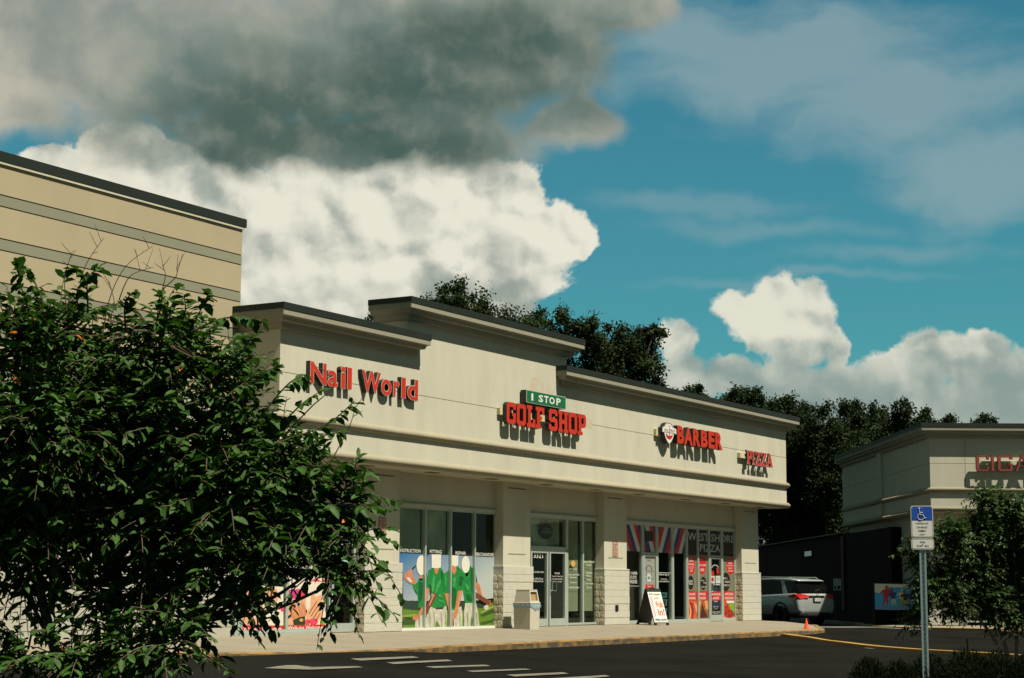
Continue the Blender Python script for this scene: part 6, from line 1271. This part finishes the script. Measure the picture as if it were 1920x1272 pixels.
OAKB = [(45.97,18.5,14.06,.91),(45.89,16.79,13.59,.9),(47.41,16.25,13.41,1.02),(49.0,15.55,13.43,.92),(48.39,14.5,13.82,.43),(46.69,17.68,12.61,1.47),(48.6,16.56,12.21,1.49),(48.4,14.96,12.1,.91),(48.72,14.67,11.17,.53),(47.74,16.42,10.77,1.6),(48.6,14.15,13.82,.21)]
far_tree('oak_tree', 'dark oak behind the tallest parapet, with a thin sunlit sprig on top', 'tree', (39, 19, -.6), OAKA, 42000, .14, 'leaf_oak')
far_tree('oak_tree', 'dark oak behind the middle roof step, its crown ending in open sky on the right', 'tree', (47.5, 16.8, -.6), OAKB, 42000, .145, 'leaf_oak')
TREES = [('small rounded treetop just showing over the roof edge above the barber sign', [(63.0,19.99,12.25,.81),(63.53,19.03,12.47,.69),(63.34,19.64,11.48,1.25)]),
('broad dark treetop over the roof edge above the pizza sign', [(71.23,19.86,12.69,.87),(71.63,19.13,12.92,.67),(71.63,19.51,11.54,1.5),(70.87,20.61,12.19,.83)]),
('tall dark tree right beside the right end of the shop roof', [(78.23,19.88,12.98,.91),(77.93,20.52,12.45,.98),(78.19,20.46,11.07,1.4),(78.45,20.6,8.98,1.4),(78.7,20.74,6.9,1.26),(78.78,21.18,4.82,1.05)]),
('narrow dark tree with a pointed top, second right of the shop roof', [(82.55,20.4,13.39,.65),(82.72,20.37,12.49,.94),(82.98,20.31,11.06,1.16),(83.26,20.34,9.26,1.23),(82.83,21.26,8.54,1.23),(83.0,21.76,5.67,.8)]),
('dark tree midway between the two shop buildings', [(77.75,16.85,12.55,.62),(77.83,16.98,11.59,1.03),(78.13,16.94,9.89,1.24),(78.42,16.91,8.18,1.17),(78.53,17.16,6.65,.9)]),
('tallest pointed tree, directly left of the cigar building wall', [(80.49,16.05,13.1,.7),(80.61,16.11,12.13,1.05),(80.74,16.27,10.74,1.26),(80.96,16.38,9.01,1.33),(80.9,16.95,7.27,1.05),(80.86,17.45,5.71,.7)]),
('dark tree whose crown rises over the sloping side roof of the cigar building', [(83.43,15.15,12.75,.78),(83.47,15.38,11.62,1.21),(83.65,15.48,10.21,1.21)]),
('bushy treetop over the upper end of the cigar building side roof', [(80.35,12.47,12.57,.69),(80.47,12.54,11.62,1.03),(80.6,12.6,10.6,1.03)]),
('treetop just left of the front corner of the cigar building roof', [(87.1,12.94,12.75,.58),(87.16,13.1,11.82,.94),(86.97,13.61,11.1,.94)]),
('low thin treetop touching the front corner of the cigar building roof', [(89.96,12.09,12.73,.52),(89.95,12.3,12.0,.88)]),
('lone rightmost treetop above the front roof edge of the cigar building', [(86.99,9.27,12.43,.5),(87.37,8.66,12.3,.29),(87.14,9.27,11.48,.78)])]
for lb, bl in TREES:
    bl = [(x, y, z - .1 * r, r * (1.18 if i else 1.05)) for i, (x, y, z, r) in enumerate(bl)]; xb = bl[-1] if len(bl) < 5 else bl[2]; tz = bl[0][2]; bl = bl + ([(xb[0] + .6, xb[1] + 1.2, tz - 2.3, 1.5), (xb[0] + 1.0, xb[1] - 1.2, tz - 2.6, 1.5), (xb[0] + .5, xb[1] + .3, tz - 4.6, 1.8)] if lb[:5] != 'small' and lb[:5] != 'broad' else []) + ([(xb[0] + 1.5, xb[1] + 1.0, 6.6, 1.7), (xb[0] + 1.5, xb[1] - .8, 4.8, 1.6)] if len(bl) >= 5 else [])
    cx_ = sum(b[0] for b in bl) / len(bl); cy_ = sum(b[1] for b in bl) / len(bl)
    far_tree('background_tree', lb, 'tree', (cx_, cy_, -1.2), bl, 5000 * len(bl), .17, 'leaf_far', 'row of trees behind the shops', .22)
UND = [(84.5,18.5,7.8,1.6),(86,19.8,6.0,1.6),(84.0,20.6,9.0,1.6),(82.5,22.2,7.2,1.5),(86.5,17.6,9.2,1.4),(91.31,19.46,6.3,1.6),(89.11,23.89,3.64,1.7),(90.04,22.23,4.02,1.5),(90.57,21.22,4.41,1.4),(88.5,24.5,6.5,1.6),(90.5,20.2,3.0,1.6),(89.5,23.4,1.5,1.6),(91,21,1.5,1.6)]
far_tree('tall_shrub', 'dark undergrowth seen between the shop end and the brown patio wing', 'shrub', (90.2, 21.7, -1.2), UND, 26000, .18, 'leaf_far', None, .12)

def bough(t_, P, r0, r1, mt='twig', n=5):
    k = len(P); t_.tube(P, [r0 + (r1 - r0) * i / (k - 1) for i in range(k)], mt, n, cap=False)
def smooth_path(P, n=5):
    P = [Vector(p) for p in P]
    if len(P) < 3: return P
    o = []
    for i in range(len(P) - 1):
        p0 = P[max(i - 1, 0)]; p1 = P[i]; p2 = P[i + 1]; p3 = P[min(i + 2, len(P) - 1)]
        for k in range(n):
            t_ = k / n; o.append(.5 * ((2 * p1) + (-p0 + p2) * t_ + (2 * p0 - 5 * p1 + 4 * p2 - p3) * t_ * t_ + (-p0 + 3 * p1 - 3 * p2 + p3) * t_ ** 3))
    return o + [P[-1]]
def shrub_tree(root, base, blobs, sprigs, stems, size, ntw, mt, bark, orange=True, lpt=10, tl=.30, dens_=1.0, name='crown'):
    B = Vector(base); pos, dr, nm, sz, mi = [], [], [], [], []; tw = MB()
    def leaves_along(P, k, s0):
        P = [Vector(p) for p in P]; n = len(P)
        for i in range(k):
            t_ = (i + .5) / k * (n - 1); j = min(int(t_), n - 2); p = P[j].lerp(P[j + 1], t_ - j); d = (P[j + 1] - P[j]).normalized()
            side = d.cross(Vector((0, 0, 1))); side = side.normalized() if side.length > .05 else Vector((1, 0, 0))
            sg = 1 if i % 2 else -1
            ld = (d * .45 + side * sg * .8 + Vector((rnd.uniform(-.45, .45), rnd.uniform(-.45, .45), rnd.uniform(-.85, .25)))).normalized()
            nn = Vector((rnd.uniform(-.6, .6), rnd.uniform(-.6, .6), 1)); s1 = s0 * rnd.uniform(.45, 1.2) * (1.0 if i < k - 2 else .7)
            pos.append(tuple(p - B)); dr.append(tuple(ld)); nm.append(tuple(nn)); sz.append(s1); mi.append(1 if orange and rnd.random() < .003 else 0)
    tot = sum(b[3] ** 2 for b in blobs); cents = [Vector(b[:3]) for b in blobs]
    for x, y, z, r in blobs:
        c_ = Vector((x, y, z)); k = max(3, int(ntw * r * r / tot))
        for i in range(k):
            v = Vector(rvec(1)[0]); s_ = c_ + v * r * rnd.uniform(.1, .75); out = (v + Vector((0, 0, .25)) + Vector(rvec(1)[0]) * .6).normalized(); L1 = tl * rnd.uniform(.6, 1.2)
            e_ = s_ + out * L1 + Vector((0, 0, -.25 * L1)); mid = s_.lerp(e_, .5) + Vector((0, 0, .10 * L1)); P = smooth_path([s_, mid, e_], 3)
            bough(tw, [p - B for p in P], .0035 * size / .07, .0015 * size / .07, 'twig', 4); leaves_along(P, int(lpt * rnd.uniform(.8, 1.2)), size)
        # a limb from the nearest stem
        st = min((smooth_path(q, 4) for q in stems), key=lambda q: min((p - c_).length for p in q)); j = min(range(len(st)), key=lambda i: (st[i] - c_).length); j = max(0, j - 2)
        P = smooth_path([st[j], st[j].lerp(c_, .5) + Vector((rnd.uniform(-.05, .05), rnd.uniform(-.05, .05), -.05)), c_], 4); bough(tw, [p - B for p in P], .011 * size / .07, .005 * size / .07, bark, 5)
    for P, lf in sprigs:
        Q = smooth_path(P, 5); near = min(cents, key=lambda c_: (c_ - Q[0]).length); Q = [near.lerp(Q[0], .3)] + Q
        bough(tw, [p - B for p in Q], .0055 if lf else .0032, .0018 if lf else .0010, 'twig', 5)
        L_tot = sum((Q[i + 1] - Q[i]).length for i in range(len(Q) - 1))
        if lf: leaves_along(Q[1:], int(L_tot / .015), size * 1.0)
        else:
            for k in range(3):
                p = Q[-2 - k]; e_ = p + Vector(rvec(1)[0]) * .05 + Vector((0, 0, .05)); bough(tw, [p - B, e_ - B], .0018, .001, 'twig', 4)
    leafmesh(name, pos, dr, nm, sz, [mt, 'leaf_orange'], mi, root, .56)
    tk = MB()
    for q in stems: bough(tk, [p - B for p in smooth_path(q, 5)], .035 * size / .07, .010 * size / .07, bark, 8)
    tw.build('branches', root); tk.build('trunk', root)
FG = [(-25.58,-19.11,2.06,.24),(-25.91,-18.96,2.11,.22),(-25.71,-18.95,2.23,.15),(-25.98,-18.88,2.25,.12),(-25.5,-19.45,2.08,.22),(-25.56,-19.38,2.22,.12),(-25.48,-19.66,2.04,.15),(-25.48,-19.82,1.86,.18),(-25.64,-19.33,1.77,.34),(-25.98,-19.14,1.75,.36),(-25.62,-19.73,1.69,.26),(-25.46,-20.0,1.67,.14),(-25.53,-20.03,1.52,.21),(-25.42,-20.21,1.52,.12),(-25.48,-20.28,1.4,.14),(-25.41,-20.4,1.4,.08),(-25.39,-20.39,1.28,.09),(-25.61,-19.86,1.4,.28),(-25.62,-19.44,1.36,.36),(-25.87,-19.02,1.36,.36),(-25.53,-20.15,1.26,.19),(-25.44,-20.29,1.17,.1),(-25.46,-20.42,1.1,.08),(-25.6,-20.0,1.12,.13),(-25.69,-19.84,1.1,.12),(-25.59,-19.42,1.1,.19),(-25.63,-19.14,1.02,.15),(-25.82,-18.85,1.12,.15),(-25.98,-19.07,.74,.13),(-25.93,-19.34,.73,.14),(-25.9,-19.8,.8,.12),(-25.84,-19.5,.75,.14),(-25.78,-19.84,.87,.08),(-26.1,-18.56,1.77,.41),(-26.01,-18.57,1.29,.34),(-25.1,-18.66,1.79,.4),(-24.93,-19.05,1.5,.34),(-25.34,-18.4,1.57,.4),(-25.27,-18.63,2.02,.32)]
FG = [(x, y, z, r * (.90 if z > 1.2 else 1.0)) for x, y, z, r in FG]
fgt = thing('crape_myrtle_tree', 'large leafy crape myrtle close by on the left, covering the nail salon', 'tree', (-25.45, -19.1, -.56))
bs_ = (-25.45, -19.1, -.56)
stems = [[bs_, (-25.5, -19.12, .3), (-25.58, -19.2, 1.0), (-25.6, -19.3, 1.8), (-25.7, -19.25, 2.2)], [bs_, (-25.5, -19.2, .4), (-25.55, -19.6, 1.1), (-25.5, -19.95, 1.6), (-25.45, -20.1, 1.8)], [bs_, (-25.6, -19.0, .4), (-25.85, -18.95, 1.2), (-25.95, -18.95, 2.0)], [bs_, (-25.35, -19.0, .5), (-25.15, -18.8, 1.3), (-25.1, -18.7, 1.9)], [bs_, (-25.6, -19.3, .3), (-25.75, -19.5, .7), (-25.6, -19.9, 1.05)]]
shrub_tree(fgt, bs_, FG, SPRIGS, stems, .074, 3700, 'leaf', 'bark', lpt=9, tl=.23)
RT = [(-4.6,-17.2,1.93,0.48),(-5.24,-16.9,1.83,0.4),(-5.67,-16.55,1.83,0.2),(-5.71,-16.41,1.55,0.13),(-4.43,-17.57,2.25,0.32),(-4.57,-17.37,2.37,0.2),(-4.91,-17.23,2.44,0.14),(-4.67,-16.96,1.45,0.48),(-4.07,-17.36,1.46,0.49),(-5.25,-16.73,1.28,0.32),(-4.92,-16.78,0.89,0.32),(-4.43,-17.2,0.89,0.4),(-4.07,-17.7,1.94,0.57),(-3.89,-17.79,1.13,0.57),(-5.55,-16.57,1.12,0.22),(-5.55,-16.49,0.81,0.13),(-5.61,-16.34,0.61,0.08),(-4.24,-17.46,0.65,0.24)]
RT = [(x, y, z, r * .75 + .06) for x, y, z, r in RT]
rb = (-4.08, -17.40, -.56); rtt = thing('crape_myrtle_tree', 'small dark crape myrtle behind the accessible parking sign, at the right edge', 'tree', rb)
stems = [[rb, (-4.2, -17.3, .3), (-4.6, -17.1, 1.0), (-4.9, -17.05, 2.0)], [rb, (-4.05, -17.45, .3), (-4.15, -17.5, 1.1), (-4.3, -17.5, 2.0)], [rb, (-4.3, -17.2, .3), (-4.9, -16.9, .9), (-5.6, -16.5, 1.6)]]
shrub_tree(rtt, rb, RT, [], stems, .080, 3900, 'leaf_small', 'bark_pale', orange=False, lpt=9, tl=.24)
p = (-6.02, -16.55, 1.95); fl = MB()
for k in range(30): q = Vector(rvec(1)[0]) * .06; fl.box(q.x - .012, q.x + .012, q.y - .012, q.y + .012, q.z - .012, q.z + .012, 'flower')
fo = fl.build('flower_cluster', rtt); fo.location = Vector(p) - Vector(rb)
for lb, A_, B_ in (('thin upright wooden support stake by the small crape myrtle', (-5.65, -17.20, -.56), (-5.78, -17.21, .38)), ('leaning wooden support stake crossing towards the crape myrtle trunk', (-5.70, -17.16, -.30), (-5.05, -17.56, .40))):
    t_ = thing('support_stake', lb, 'stake', A_); a = MB(); a.tube([(0, 0, 0), tuple(Vector(B_) - Vector(A_))], .017, 'stake', 7); a.build('pole', t_)
# planted island under the sign
isl = MB(); R0 = Vector((-6.2, -17.4, 0)); vs = [tuple(R0 + Vector((4.6 * math.cos(t_), 2.3 * math.sin(t_), -.50)).xyz) for t_ in [2 * PI * k / 30 for k in range(30)]]
isl.add(vs, [tuple(range(30))], 'mulch'); tag(isl.build('planting_bed'), kind='structure')
SH = [((-8.36,-16.64,-.55),.30,.50,'low dark tussock left of the sign post'),((-7.76,-16.84,-.55),.28,.46,'low dark tussock just beside the sign post, on its left'),((-6.94,-17.02,-.55),.38,.50,'dark mounded shrub at the foot of the sign post, right side'),((-7.14,-17.6,-.55),.38,.58,'dark mounded shrub between the sign post and the stakes'),((-6.71,-17.91,-.55),.38,.54,'dark mounded shrub beside the leaning stake'),((-6.35,-18.2,-.55),.34,.50,'dark mounded shrub at the crape myrtle trunk')]
for b_, r, h, lb in SH:
    h *= 1.42; r *= 1.1
    t_ = thing('shrub', lb, 'shrub', b_, 0, 'shrubs under the parking sign'); n = 5200; v = rvec(n); v[:, 2] = np.abs(v[:, 2]); P = v * np.array([r, r, h]) * (.35 + .65 * R_np.rand(n)[:, None] ** .5); d = v + rvec(n) * .5; d[:, 2] += .5
    leafmesh('foliage', P, d, rvec(n), .060 * (.6 + .8 * R_np.rand(n)), ['shrub'], np.zeros(n), t_, .22, simple=True)
    a = MB(); [a.tube([(0, 0, 0), (rnd.uniform(-r, r) * .5, rnd.uniform(-r, r) * .5, h * .6)], .008, 'twig', 4) for _ in range(6)]; a.build('stems', t_)
n = 5000; P = np.stack([-10.0 + R_np.rand(n) * 2.0 - 0.4, -17.0 + R_np.normal(size=n) * .22 + 0, -.52 + .3 * R_np.rand(n)], 1); P[:, 1] += (P[:, 0] + 9.6) * .25
o = leafmesh('ground_cover', P, rvec(n) + np.array([0, 0, .6]), rvec(n), .06 * (.6 + .8 * R_np.rand(n)), ['leaf_small'], np.zeros(n), None, .4, simple=True); tag(o, 'low green ground cover in front of the tussocks', 'ground cover', kind='stuff')
